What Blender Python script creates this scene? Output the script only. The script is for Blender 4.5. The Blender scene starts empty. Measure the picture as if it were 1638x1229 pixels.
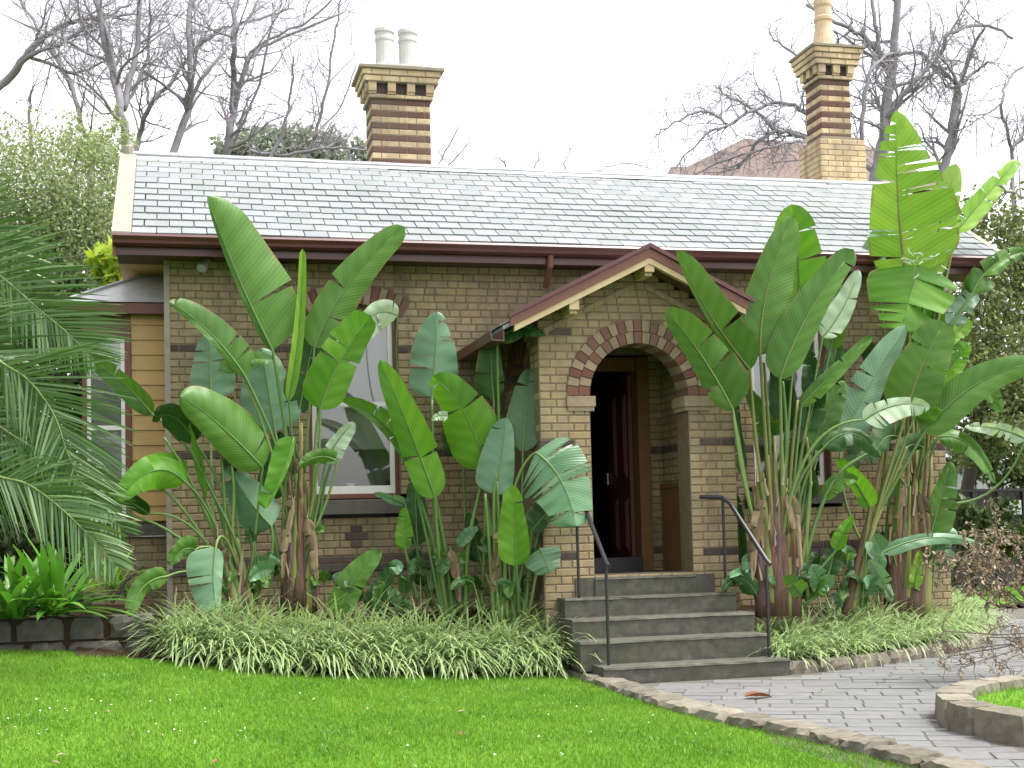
import bpy, bmesh, math, random
import numpy as np
from mathutils import Vector, Matrix
random.seed(7); RNG = np.random.default_rng(11)
S = bpy.context.scene
COL = S.collection

# ------------------------------------------------------------------ camera
YAW, PITCH, ROLL, FPX = math.radians(14), math.radians(3.1), .025, 2150.
CX, CY = 819., 722.
C = np.array([0, 0, 1.49])
_f0 = np.array([math.sin(YAW), math.cos(YAW), 0]); _r0 = np.array([math.cos(YAW), -math.sin(YAW), 0]); _up = np.array([0, 0, 1.])
FW = _f0*math.cos(PITCH)+_up*math.sin(PITCH); _u0 = _up*math.cos(PITCH)-_f0*math.sin(PITCH)
RT = _r0*math.cos(ROLL)-_u0*math.sin(ROLL); UP = _u0*math.cos(ROLL)+_r0*math.sin(ROLL)
cd = bpy.data.cameras.new('camera'); cam = bpy.data.objects.new('camera', cd); COL.objects.link(cam)
cd.sensor_width = 36; cd.lens = FPX/1638*36; cd.shift_y = (CY-614.5)/1638; cd.clip_end = 3000; cd.clip_start = .1
m = Matrix.Identity(4)
for i in range(3):
    m[i][0], m[i][1], m[i][2], m[i][3] = RT[i], UP[i], -FW[i], C[i]
cam.matrix_world = m
S.camera = cam

# ------------------------------------------------------------------ sky, sun, exposure
SUN_EL, SUN_AZ = math.radians(66), math.radians(112)      # azimuth from +Y (behind the house) towards +X
w = bpy.data.worlds.new('World'); S.world = w; w.use_nodes = True
nt = w.node_tree; nt.nodes.clear()
sk = nt.nodes.new('ShaderNodeTexSky'); sk.sky_type = 'NISHITA'; sk.sun_disc = False
sk.sun_elevation = SUN_EL; sk.sun_rotation = SUN_AZ; sk.dust_density = 3.0; sk.air_density = 1.0; sk.ozone_density = 1.0
hs = nt.nodes.new('ShaderNodeHueSaturation'); hs.inputs['Saturation'].default_value = .16
bg = nt.nodes.new('ShaderNodeBackground'); bg.inputs['Strength'].default_value = .15
wo = nt.nodes.new('ShaderNodeOutputWorld')
nt.links.new(sk.outputs[0], hs.inputs['Color']); nt.links.new(hs.outputs[0], bg.inputs['Color']); nt.links.new(bg.outputs[0], wo.inputs['Surface'])
sd = bpy.data.lights.new('sun', 'SUN'); sd.energy = 1.5; sd.angle = math.radians(18); sd.color = (1, .96, .9)
so = bpy.data.objects.new('sun', sd); COL.objects.link(so)
sdir = Vector((math.sin(SUN_AZ)*math.cos(SUN_EL), math.cos(SUN_AZ)*math.cos(SUN_EL), math.sin(SUN_EL)))
so.rotation_euler = sdir.to_track_quat('Z', 'Y').to_euler(); so.location = (0, 0, 20)
S.view_settings.view_transform = 'Standard'; S.view_settings.look = 'None'
S.view_settings.exposure = 1.8; S.view_settings.gamma = 1; S.view_settings.use_curve_mapping = False
S.render.engine = 'CYCLES'; S.cycles.use_denoising = True
S.cycles.max_bounces = 6; S.cycles.transparent_max_bounces = 8

# ------------------------------------------------------------------ helpers
def at(x, y, Y):
    d = FW+RT*(x-CX)/FPX-UP*(y-CY)/FPX
    return Vector(C+d*(Y-C[1])/d[1])
def ppm(P):                                   # metres per photo pixel at a point
    return float((np.array(P)-C)@FW)/FPX

LOC = {}
def tag(o, label=None, cat=None, group=None, kind=None):
    if label: o['label'] = label
    if cat: o['category'] = cat
    if group: o['group'] = group
    if kind: o['kind'] = kind
    return o
def empty(name, loc, label, cat, group=None, parent=None):
    o = bpy.data.objects.new(name, None); COL.objects.link(o)
    loc = Vector(loc); LOC[o] = loc; o.empty_display_size = .1
    if parent is not None: o.parent = parent; o.location = loc-LOC[parent]
    else: o.location = loc
    return tag(o, label, cat, group)
def link_mesh(name, me, parent=None, loc=(0, 0, 0)):
    """me holds coordinates relative to loc (world)"""
    o = bpy.data.objects.new(name, me); COL.objects.link(o); loc = Vector(loc); LOC[o] = loc
    if parent is not None: o.parent = parent; o.location = loc-LOC[parent]
    else: o.location = loc
    return o

class MB:
    def __init__(s): s.v = []; s.f = []; s.m = []; s.uv = []; s.n = 0
    def add(s, vs, fs, mi=0, uvs=None):
        b = s.n
        s.v.extend(tuple(map(float, p)) for p in vs); s.n += len(vs)
        for f in fs:
            s.f.append(tuple(b+i for i in f)); s.m.append(mi)
            if uvs is not None: s.uv.extend(uvs[i] for i in f)
    def box(s, a, b, mi=0):
        x0, y0, z0 = a; x1, y1, z1 = b
        s.add([(x0, y0, z0), (x1, y0, z0), (x1, y1, z0), (x0, y1, z0), (x0, y0, z1), (x1, y0, z1), (x1, y1, z1), (x0, y1, z1)],
              [(0, 3, 2, 1), (4, 5, 6, 7), (0, 1, 5, 4), (1, 2, 6, 5), (2, 3, 7, 6), (3, 0, 4, 7)], mi)
    def prism(s, prof, axis, a, b, mi=0):
        """prof: list of 2D points (counter-clockwise) in the two other axes, extruded along axis from a to b"""
        n = len(prof)
        def P(p, t):
            return {0: (t, p[0], p[1]), 1: (p[0], t, p[1]), 2: (p[0], p[1], t)}[axis]
        vs = [P(p, a) for p in prof]+[P(p, b) for p in prof]
        fs = [tuple(range(n)), tuple(range(2*n-1, n-1, -1))]+[(i, i+n, (i+1) % n+n, (i+1) % n) for i in range(n)]
        s.add(vs, fs, mi)
    def tube(s, pts, rad, sides=6, mi=0, cap=True):
        pts = [Vector(p) for p in pts]; n = len(pts)
        if not hasattr(rad, '__len__'): rad = [rad]*n
        ref = None; vs = []
        for i, p in enumerate(pts):
            t = (pts[min(i+1, n-1)]-pts[max(i-1, 0)])
            t = t.normalized() if t.length > 1e-9 else Vector((0, 0, 1))
            if ref is None:
                ref = Vector((1, 0, 0)) if abs(t.x) < .8 else Vector((0, 1, 0))
            u = (ref-t*ref.dot(t)).normalized(); ref = u; v = t.cross(u)
            for k in range(sides):
                an = 2*math.pi*k/sides
                vs.append(p+(u*math.cos(an)+v*math.sin(an))*rad[i])
        fs = []
        for i in range(n-1):
            for k in range(sides):
                k2 = (k+1) % sides
                fs.append((i*sides+k, i*sides+k2, (i+1)*sides+k2, (i+1)*sides+k))
        if cap:
            fs.append(tuple(range(sides-1, -1, -1))); fs.append(tuple((n-1)*sides+k for k in range(sides)))
        s.add(vs, fs, mi)
    def lathe(s, prof, c, sides=16, mi=0):
        c = Vector(c); vs = []
        for r, z in prof:
            for k in range(sides):
                an = 2*math.pi*k/sides; vs.append(c+Vector((r*math.cos(an), r*math.sin(an), z)))
        fs = []
        for i in range(len(prof)-1):
            for k in range(sides):
                k2 = (k+1) % sides
                fs.append((i*sides+k, i*sides+k2, (i+1)*sides+k2, (i+1)*sides+k))
        fs.append(tuple(range(sides-1, -1, -1))); fs.append(tuple((len(prof)-1)*sides+k for k in range(sides)))
        s.add(vs, fs, mi)
    def mesh(s, name, mats, off=(0, 0, 0), smooth=False):
        me = bpy.data.meshes.new(name)
        ox, oy, oz = off
        me.from_pydata([(x-ox, y-oy, z-oz) for x, y, z in s.v], [], s.f)
        for mt in (mats if isinstance(mats, (list, tuple)) else [mats]): me.materials.append(mt)
        if any(s.m): me.polygons.foreach_set('material_index', s.m)
        if s.uv:
            l = me.uv_layers.new(name='UVMap'); l.data.foreach_set('uv', np.array(s.uv, dtype=np.float32).ravel())
        if smooth: me.polygons.foreach_set('use_smooth', [True]*len(s.f))
        me.update(); return me
    def build(s, name, mats, parent=None, loc=None, smooth=False):
        if loc is None: loc = LOC[parent] if parent is not None else (0, 0, 0)
        return link_mesh(name, s.mesh(name, mats, loc, smooth), parent, loc)

def np_mesh(name, verts, faces, mats, uv=None, mi=None, smooth=False):
    """verts (n,3), faces (m,k) arrays; uv (m*k,2)"""
    me = bpy.data.meshes.new(name); nv, (nf, k) = len(verts), faces.shape
    me.vertices.add(nv); me.vertices.foreach_set('co', verts.astype(np.float32).ravel())
    me.loops.add(nf*k); me.loops.foreach_set('vertex_index', faces.astype(np.int32).ravel())
    me.polygons.add(nf); me.polygons.foreach_set('loop_start', np.arange(0, nf*k, k, dtype=np.int32))
    me.polygons.foreach_set('loop_total', np.full(nf, k, dtype=np.int32))
    for mt in (mats if isinstance(mats, (list, tuple)) else [mats]): me.materials.append(mt)
    if mi is not None: me.polygons.foreach_set('material_index', mi.astype(np.int32))
    if smooth: me.polygons.foreach_set('use_smooth', np.ones(nf, dtype=bool))
    me.update(calc_edges=True)
    if uv is not None:
        l = me.uv_layers.new(name='UVMap'); l.data.foreach_set('uv', uv.astype(np.float32).ravel())
    me.validate(); return me

# ------------------------------------------------------------------ materials
def srgb(r, g, b):
    f = lambda c: (c/255/12.92 if c/255 <= .04045 else ((c/255+.055)/1.055)**2.4)
    return (f(r), f(g), f(b), 1)
class Mat:
    def __init__(s, name, rough=.7, spec=.4):
        s.mt = bpy.data.materials.new(name); s.mt.use_nodes = True; s.t = s.mt.node_tree
        s.b = s.t.nodes['Principled BSDF']; s.b.inputs['Roughness'].default_value = rough
        s.b.inputs['Specular IOR Level'].default_value = spec
    def n(s, typ, **kw):
        nd = s.t.nodes.new('ShaderNode'+typ)
        for k, v in kw.items():
            if k in nd.inputs: nd.inputs[k].default_value = v
            else: setattr(nd, k, v)
        return nd
    def l(s, a, b): s.t.links.new(a, b)
    def pos(s): return s.n('NewGeometry').outputs['Position']
    def noise(s, scale, detail=4, vec=None, rough=.6):
        nd = s.n('TexNoise', Scale=scale, Detail=detail, Roughness=rough); s.l(vec if vec is not None else s.pos(), nd.inputs['Vector']); return nd.outputs['Fac']
    def ramp(s, fac, stops):
        r = s.n('ValToRGB'); e = r.color_ramp.elements
        while len(e) < len(stops): e.new(.5)
        for i, (p, c) in enumerate(stops): e[i].position = p; e[i].color = c
        s.l(fac, r.inputs['Fac']); return r.outputs['Color']
    def mix(s, fac, a, b, mode='MIX'):
        x = s.n('Mix', data_type='RGBA', blend_type=mode)
        for v, i in ((fac, 0), (a, 6), (b, 7)):
            if hasattr(v, 'is_output') or isinstance(v, bpy.types.NodeSocket): s.l(v, x.inputs[i])
            else: x.inputs[i].default_value = v
        return x.outputs[2]
    def math(s, op, a, b=0.):
        x = s.n('Math', operation=op)
        for v, i in ((a, 0), (b, 1)):
            if isinstance(v, bpy.types.NodeSocket): s.l(v, x.inputs[i])
            else: x.inputs[i].default_value = v
        return x.outputs[0]
    def rnd(s):                                # one value per loose piece or per object
        g = s.n('NewGeometry').outputs['Random Per Island']; o = s.n('ObjectInfo').outputs['Random']
        return s.math('FRACT', s.math('ADD', g, o))
    def bump(s, h, strength=.3, dist=.01):
        b = s.n('Bump', Strength=strength, Distance=dist); s.l(h, b.inputs['Height']); s.l(b.outputs['Normal'], s.b.inputs['Normal'])
    def col(s, c):
        if isinstance(c, bpy.types.NodeSocket): s.l(c, s.b.inputs['Base Color'])
        else: s.b.inputs['Base Color'].default_value = c
        return s
def lin(r, g, b): return (r, g, b, 1)

def brick_mat(name, stops, dirt=.35):
    k = Mat(name, .85, .25); r = k.rnd()
    base = k.ramp(r, stops)
    n1 = k.noise(9, 5); n2 = k.noise(90, 3); n3 = k.noise(1.3, 3)
    c = k.mix(k.math('MULTIPLY', k.ramp(n1, [(.42, lin(0, 0, 0)), (.7, lin(1, 1, 1))]), dirt), base, lin(.09, .075, .05))
    c = k.mix(k.math('MULTIPLY', k.ramp(n3, [(.42, lin(0, 0, 0)), (.68, lin(1, 1, 1))]), .55), c, lin(.13, .105, .075))
    c = k.mix(.35, c, k.ramp(n2, [(.3, lin(.3, .3, .3)), (.7, lin(1, 1, 1))]), 'MULTIPLY')
    vm = k.n('VectorMath', operation='MULTIPLY'); k.l(k.pos(), vm.inputs[0]); vm.inputs[1].default_value = (5.5, 5.5, .55)
    c = k.mix(k.math('MULTIPLY', k.ramp(k.noise(1.0, 4, vm.outputs[0]), [(.5, lin(0, 0, 0)), (.7, lin(1, 1, 1))]), .4), c, lin(.11, .095, .07))
    k.col(c); k.bump(n2, .35, .004); return k.mt
def plain(name, c, rough=.6, spec=.4, var=.25, scale=6, bump=0, metal=0):
    k = Mat(name, rough, spec); n = k.noise(scale, 5)
    k.col(k.mix(var, c, k.ramp(n, [(.25, lin(.25, .24, .22)), (.75, lin(1, 1, 1))]), 'MULTIPLY'))
    k.b.inputs['Metallic'].default_value = metal
    if bump: k.bump(k.noise(scale*6, 4), bump, .01)
    return k.mt

M = {}
M['cream'] = brick_mat('cream_brick', [(0, lin(.32, .243, .13)), (.3, lin(.385, .293, .157)), (.55, lin(.36, .28, .168)), (.8, lin(.43, .332, .184)), (1, lin(.29, .222, .128))])
M['yellow'] = brick_mat('chimney_brick', [(0, lin(.68, .51, .29)), (.4, lin(.77, .60, .36)), (.75, lin(.73, .55, .35)), (1, lin(.62, .45, .30))], .25)
M['purple'] = brick_mat('purple_brick', [(0, lin(.055, .04, .042)), (.5, lin(.075, .05, .05)), (1, lin(.065, .045, .055))], .2)
M['maroonbrick'] = brick_mat('stripe_brick', [(0, lin(.14, .065, .055)), (.5, lin(.17, .08, .065)), (1, lin(.12, .06, .06))], .2)
M['red'] = brick_mat('red_brick', [(0, lin(.17, .07, .048)), (.5, lin(.21, .085, .058)), (1, lin(.15, .065, .05))], .25)
M['whitebrick'] = brick_mat('pale_brick', [(0, lin(.31, .24, .155)), (.5, lin(.36, .275, .18)), (1, lin(.28, .22, .14))], .3)
M['mortar'] = plain('mortar', lin(.19, .15, .10), .95, .1, .45, 8, .3)
M['mortarpale'] = plain('pale_mortar', lin(.3, .26, .19), .95, .1, .4, 8, .3)
k = Mat('slate', .8, .15); r = k.rnd()
c = k.ramp(r, [(0, lin(.195, .21, .215)), (.3, lin(.22, .235, .24)), (.55, lin(.235, .247, .252)), (.8, lin(.205, .222, .225)), (1, lin(.25, .252, .255))])
c = k.mix(k.math('MULTIPLY', k.ramp(k.noise(3, 5), [(.5, lin(0, 0, 0)), (.72, lin(1, 1, 1))]), .4), c, lin(.16, .19, .13))
c = k.mix(.3, c, k.ramp(k.noise(30, 4), [(.3, lin(.5, .5, .5)), (.7, lin(1, 1, 1))]), 'MULTIPLY')
k.col(c); k.bump(k.noise(40, 3), .2, .004); M['slate'] = k.mt
M['slateg'] = plain('sky_paled_slate', lin(.5, .49, .5), .3, .7, .35, 9, .2)  # bay roof slate: reflected sky brightness painted into the pale base colour
M['bargecap'] = plain('verge_cement', lin(.32, .29, .235), .8, .2, .45, 7, .3)
M['lead'] = plain('ridge_metal', lin(.36, .37, .38), .5, .5, .3, 4)
M['maroon'] = plain('maroon_paint', lin(.082, .022, .02), .35, .5, .25, 5)
M['maroon2'] = plain('brown_red_paint', lin(.16, .058, .038), .45, .4, .3, 6)
M['creampaint'] = plain('cream_paint', lin(.46, .36, .2), .55, .35, .3, 8)
M['soffit'] = plain('brown_soffit', lin(.10, .055, .03), .7, .3, .3, 5)
M['white'] = plain('white_paint', lin(.72, .71, .67), .45, .4, .2, 7)
M['door'] = plain('door_paint', lin(.12, .035, .028), .3, .5, .2, 4)
M['doorframe'] = plain('brown_woodwork', lin(.19, .095, .035), .45, .4, .35, 6)
M['creamboard'] = plain('tan_boards', lin(.5, .31, .12), .5, .35, .25, 5)
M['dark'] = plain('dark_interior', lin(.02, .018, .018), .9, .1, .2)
M['bluestone'] = plain('bluestone', lin(.085, .08, .068), .8, .3, .5, 9, .6)
k = Mat('step_stone', .8, .3)
c = k.ramp(k.noise(11, 6), [(.3, lin(.05, .048, .04)), (.55, lin(.088, .083, .068)), (.8, lin(.14, .13, .105))])
c = k.mix(k.math('MULTIPLY', k.ramp(k.noise(2.2, 4), [(.4, lin(0, 0, 0)), (.65, lin(1, 1, 1))]), .5), c, lin(.065, .07, .038))
k.col(c); k.bump(k.noise(60, 4), .4, .006); M['step'] = k.mt
k = Mat('kerb_stone', .85, .25); r = k.rnd()
c = k.ramp(k.math('ADD', k.math('MULTIPLY', k.noise(8, 6), .8), k.math('MULTIPLY', r, .25)), [(.3, lin(.085, .075, .058)), (.55, lin(.17, .15, .115)), (.85, lin(.27, .245, .19))])
c = k.mix(k.math('MULTIPLY', k.ramp(k.noise(4, 4), [(.52, lin(0, 0, 0)), (.68, lin(1, 1, 1))]), .45), c, lin(.06, .07, .03))
k.col(c); k.bump(k.noise(40, 5), .6, .012); M['kerb'] = k.mt
k = Mat('paving', .65, .3); r = k.rnd()
c = k.ramp(r, [(0, lin(.145, .144, .142)), (.35, lin(.17, .169, .166)), (.7, lin(.155, .155, .155)), (1, lin(.185, .182, .176))])
c = k.mix(.45, c, k.ramp(k.noise(12, 6), [(.25, lin(.4, .4, .38)), (.75, lin(1, 1, 1))]), 'MULTIPLY')
k.col(c); k.bump(k.noise(35, 5), .35, .006); M['paver'] = k.mt
M['pathbase'] = plain('path_joint', lin(.12, .115, .10), .95, .1, .3, 9, .3)
M['soil'] = plain('soil', lin(.045, .03, .018), .95, .1, .5, 12, .7)
k = Mat('turf', .9, .1)
c = k.ramp(k.noise(1.1, 5), [(.3, lin(.065, .17, .010)), (.6, lin(.10, .235, .016)), (.85, lin(.15, .26, .035))])
c = k.mix(.5, c, k.ramp(k.noise(70, 3), [(.3, lin(.45, .45, .4)), (.7, lin(1, 1, 1))]), 'MULTIPLY'); k.col(c); M['turf'] = k.mt
M['groundfar'] = plain('far_ground', lin(.09, .13, .04), .95, .1, .5, .6)
M['iron'] = plain('black_iron', lin(.018, .016, .02), .4, .5, .2, 20)
M['lamp'] = plain('lamp_body', lin(.3, .3, .28), .4, .5, .25, 20)
M['terracotta'] = plain('terracotta', lin(.66, .49, .33), .8, .3, .4, 7, .3)
M['potwhite'] = plain('weathered_pot', lin(.58, .56, .54), .7, .3, .3, 6, .3)

def leafy(name, c0, c1, c2, trans=.3, rough=.5, spec=.35, nscale=2.5, under=None, veins=0):
    """leaf material: principled + translucent, colour varying per piece and with noise; optional paler underside and veins along v"""
    k = Mat(name, rough, spec); r = k.rnd()
    f = k.math('ADD', k.math('MULTIPLY', r, .6-.2*(name == 'grass_blade')), k.math('MULTIPLY', k.noise(nscale, 3), .45+.25*(name == 'grass_blade')))
    c = k.ramp(f, [(.15, c0), (.5, c1), (.9, c2)])
    if veins:
        uv = k.n('UVMap').outputs['UV']; sp = k.n('SeparateXYZ'); k.l(uv, sp.inputs[0])
        ax = k.math('ABSOLUTE', sp.outputs['X'])
        ph = k.math('ADD', sp.outputs['Y'], k.math('MULTIPLY', ax, -.12))
        wv = k.math('SINE', k.math('MULTIPLY', ph, veins))
        wv2 = k.math('SINE', k.math('MULTIPLY', ph, veins*.23))
        vv = k.math('ADD', k.math('MULTIPLY', wv, .5), k.math('MULTIPLY', wv2, .5))
        c = k.mix(.42, c, k.ramp(k.math('ADD', k.math('MULTIPLY', vv, .5), .5), [(.05, lin(.55, .6, .5)), (.55, lin(1, 1, 1)), (1, lin(1.25, 1.2, 1.1))]), 'MULTIPLY')
        spots = k.ramp(k.noise(14, 5), [(.62, lin(0, 0, 0)), (.75, lin(1, 1, 1))])
        c = k.mix(k.math('MULTIPLY', spots, .3), c, lin(.22, .2, .06))
        edge = k.ramp(k.math('ADD', ax, k.math('MULTIPLY', k.math('SUBTRACT', k.noise(7, 4), .5), .5)), [(.95, lin(0, 0, 0)), (1.06, lin(1, 1, 1))])
        c = k.mix(k.math('MULTIPLY', edge, .65), c, lin(.19, .13, .045))
        k.bump(vv, .25, .004)
    if under is not None:
        bf = k.n('NewGeometry').outputs['Backfacing']; c = k.mix(bf, c, k.mix(.6, under, c))
    k.col(c)
    tr = k.n('BsdfTranslucent'); k.l(k.mix(.8, c, lin(1.12, 1.2, .55), 'MULTIPLY'), tr.inputs['Color'])
    ms = k.n('MixShader'); ms.inputs[0].default_value = trans
    out = k.t.nodes['Material Output']
    k.l(k.b.outputs[0], ms.inputs[1]); k.l(tr.outputs[0], ms.inputs[2]); k.l(ms.outputs[0], out.inputs['Surface'])
    return k.mt
UND = lin(.12, .215, .12)
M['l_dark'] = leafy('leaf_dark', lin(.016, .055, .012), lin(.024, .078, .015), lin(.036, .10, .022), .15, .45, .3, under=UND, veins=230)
M['l_mid'] = leafy('leaf_mid', lin(.042, .118, .014), lin(.064, .162, .018), lin(.09, .2, .028), .27, .42, .36, under=UND, veins=230)
M['l_bright'] = leafy('leaf_bright', lin(.065, .2, .01), lin(.10, .27, .015), lin(.14, .32, .025), .38, .45, .32, under=lin(.2, .32, .12), veins=210)
M['l_yellow'] = leafy('leaf_yellow_green', lin(.13, .28, .022), lin(.17, .34, .03), lin(.23, .38, .045), .34, .45, .32, under=lin(.3, .4, .12), veins=210)
M['l_pale'] = leafy('leaf_grey_green', lin(.06, .155, .065), lin(.085, .2, .09), lin(.125, .25, .125), .22, .36, .45, under=lin(.16, .27, .18), veins=210)
M['l_white'] = leafy('leaf_silver', lin(.26, .38, .22), lin(.34, .45, .3), lin(.42, .52, .37), .28, .42, .4, under=lin(.3, .42, .28), veins=160)
M['l_dead'] = leafy('leaf_dead', lin(.09, .06, .038), lin(.16, .11, .07), lin(.26, .2, .13), .1, .85, .1, veins=160)
M['stalk'] = leafy('stalk_green', lin(.06, .13, .03), lin(.10, .185, .045), lin(.15, .22, .06), .1, .45, .4)
M['stalky'] = leafy('stalk_yellow', lin(.11, .15, .035), lin(.17, .20, .05), lin(.2, .17, .06), .1, .5, .35)
def sheath_mat(name, lo, mid, hi):
    k = Mat(name, .7, .25); g = k.n('TexCoord').outputs['Generated']; sp = k.n('SeparateXYZ'); k.l(g, sp.inputs[0])
    vm = k.n('VectorMath', operation='MULTIPLY'); k.l(k.pos(), vm.inputs[0]); vm.inputs[1].default_value = (70, 70, 3.5)
    st = k.noise(1.0, 4, vm.outputs[0]); nz = k.noise(7, 3)
    f = k.math('ADD', sp.outputs['Z'], k.math('MULTIPLY', k.math('SUBTRACT', nz, .5), .5))
    c = k.ramp(f, [(.1, lo), (.45, mid), (.85, hi)])
    c = k.mix(.75, c, k.ramp(st, [(.3, lin(.3, .27, .25)), (.55, lin(1, 1, 1)), (.75, lin(1.7, 1.6, 1.4))]), 'MULTIPLY')
    k.col(c); k.bump(st, .5, .006); return k.mt
M['sheath'] = sheath_mat('sheath_brown', lin(.08, .048, .032), lin(.13, .07, .045), lin(.2, .18, .06))
M['sheathp'] = sheath_mat('sheath_purple', lin(.095, .055, .04), lin(.10, .062, .065), lin(.15, .16, .06))
M['palm'] = leafy('palm_leaflet', lin(.035, .09, .022), lin(.07, .14, .04), lin(.14, .22, .085), .2, .4, .4)
M['rachis'] = plain('palm_rachis', lin(.16, .22, .06), .5, .4, .2)
M['strap'] = leafy('strap_leaf', lin(.05, .16, .02), lin(.08, .22, .025), lin(.13, .29, .04), .32, .4, .45)
M['fol_olive'] = leafy('foliage_olive', lin(.15, .2, .095), lin(.24, .29, .15), lin(.35, .38, .23), .35, .6, .25, 1.2)
M['fol_dark'] = leafy('foliage_dark', lin(.03, .055, .018), lin(.055, .09, .03), lin(.10, .13, .05), .25, .55, .3, 1.2)
M['fol_bush'] = leafy('foliage_bush', lin(.07, .10, .035), lin(.13, .16, .06), lin(.22, .24, .11), .3, .55, .3, 1.2)
M['fol_grey'] = leafy('foliage_grey', lin(.2, .23, .2), lin(.27, .3, .26), lin(.33, .36, .32), .2, .7, .2, 1.2)
M['fol_lime'] = leafy('foliage_lime', lin(.2, .32, .03), lin(.3, .42, .04), lin(.42, .46, .06), .45, .5, .3)
M['bark'] = plain('grey_bark', lin(.3, .28, .305), .9, .15, .45, 4, .3)
M['barkb'] = plain('brown_bark', lin(.11, .09, .075), .9, .15, .45, 6, .4)
M['twig'] = plain('dry_twig', lin(.12, .095, .075), .9, .15, .35, 30)
M['dryleaf'] = leafy('dry_leaf', lin(.2, .14, .09), lin(.32, .25, .175), lin(.45, .37, .27), .2, .8, .15)
M['rust'] = leafy('rust_leaf', lin(.16, .06, .035), lin(.22, .085, .045), lin(.2, .11, .07), .2, .8, .15)
k = Mat('variegated_blade', .45, .4)
uv = k.n('UVMap').outputs['UV']; sp = k.n('SeparateXYZ'); k.l(uv, sp.inputs[0])
r = k.n('NewGeometry').outputs['Random Per Island']
gr = k.ramp(r, [(0, lin(.06, .15, .015)), (.5, lin(.085, .19, .022)), (1, lin(.13, .23, .04))])
wh = k.ramp(r, [(0, lin(.54, .64, .32)), (.5, lin(.62, .7, .42)), (1, lin(.38, .54, .17))])
c = k.mix(k.ramp(k.math('ABSOLUTE', sp.outputs['X']), [(.42, lin(0, 0, 0)), (.56, lin(1, 1, 1))]), gr, wh)
k.col(c); tr = k.n('BsdfTranslucent'); k.l(c, tr.inputs['Color']); ms = k.n('MixShader'); ms.inputs[0].default_value = .3
k.l(k.b.outputs[0], ms.inputs[1]); k.l(tr.outputs[0], ms.inputs[2]); k.l(ms.outputs[0], k.t.nodes['Material Output'].inputs['Surface']); M['variegated'] = k.mt
M['blade'] = leafy('grass_blade', lin(.065, .165, .014), lin(.12, .255, .024), lin(.23, .34, .065), .3, .6, .12, 1.1)
M['petal'] = plain('daisy_petal', lin(.75, .75, .72), .7, .2, .1)
k = Mat('pane', .06, .6); k.col(lin(.05, .055, .05))
tb = k.n('BsdfTransparent'); ms = k.n('MixShader'); fr = k.n('Fresnel', IOR=1.5)
k.l(k.math('ADD', k.math('MULTIPLY', fr.outputs[0], .8), .05), ms.inputs[0]); k.l(tb.outputs[0], ms.inputs[1])
gl = k.n('BsdfGlossy', Roughness=.04); k.l(gl.outputs[0], ms.inputs[2]); k.l(ms.outputs[0], k.t.nodes['Material Output'].inputs['Surface']); M['pane'] = k.mt
M['blind'] = plain('roller_blind', lin(.24, .245, .23), .9, .1, .2, 2)
M['fence'] = plain('grey_brown_timber', lin(.10, .085, .085), .9, .15, .5, 5)
M['whitewall'] = plain('white_cladding', lin(.6, .62, .63), .6, .3, .2, 3)
M['farroof'] = plain('far_brown_tiles', lin(.16, .118, .105), .85, .2, .3, 2)
M['farwall'] = plain('far_brick_wall', lin(.36, .29, .24), .9, .2, .25, 2)

# ------------------------------------------------------------------ terrain
def gx(X):
    xs = [-40, -3, -1.55, -.3, 1.17, 2.3, 3.5, 3.8]; zs = [1.2, .56, .45, .37, .17, .10, .03, 0]
    return float(np.interp(X, xs, zs))
def gz(X, Y):                                 # lawn height
    t = min(max((Y-3.5)/9.0, 0), 1.05); return gx(X)*t
def grid_obj(name, fx, nx, ny, mat, kind='structure'):
    vs = []; fs = []
    for j in range(ny+1):
        for i in range(nx+1): vs.append(fx(i/nx, j/ny))
    for j in range(ny):
        for i in range(nx):
            a = j*(nx+1)+i; fs.append((a, a+1, a+nx+2, a+nx+1))
    b = MB(); b.add(vs, fs); o = b.build(name, mat, smooth=True); return tag(o, kind=kind)
def pl(poly, t):                              # polyline by Y
    return None
tag(grid_obj('ground', lambda u, v: (-150+300*u, -20+420*v, -.12 - .0*u), 6, 6, M['groundfar']), 'far green ground reaching to the horizon')
KL = [(3.72, 12.55), (3.76, 11.5), (3.78, 10.6), (3.81, 9.87), (3.95, 9.1), (4.14, 8.42), (4.22, 7.8), (4.27, 7.16), (4.3, 6.2), (4.3, 3)]
def kl(Y): return float(np.interp(-Y, [-p[1] for p in KL], [p[0] for p in KL]))
def lawn_f(u, v):
    Y = 2+11.2*v; xr = kl(min(Y, 12.5)); X = -14+(xr-.05+14)*u; return (X, Y, gz(X, Y))
tag(grid_obj('lawn', lawn_f, 60, 50, M['turf']), 'bright green mown lawn in front of the house')
BR = [(5.55, 11.85), (6.4, 12.05), (7.25, 12.45), (8.2, 13.1), (9.1, 14.0), (9.8, 14.95), (10.4, 15.9), (11.0, 17.5), (11.4, 20)]
b = MB(); b.add([(3.7, 2, .001), (22, 2, .001), (22, 26, .001), (3.7, 26, .001)], [(0, 1, 2, 3)])
path = tag(b.build('path', M['pathbase']), 'grey stone paved path curving past the steps', kind='structure')
def bed_f(u, v):
    X = -.9+4.55*u; y0 = 12.36+.18*u if u > .12 else 12.36; Y = y0+(14.5-y0)*v
    z = gz(X, y0)*(1-v)+(.62-.05*u)*v
    if v == 0: z -= .12
    return (X, Y, z+.03*math.sin(7*X+3*Y)*min(v*4, 1))
tag(grid_obj('planting_bed', bed_f, 24, 10, M['soil']), 'dark soil of the planting bed left of the steps')
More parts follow.
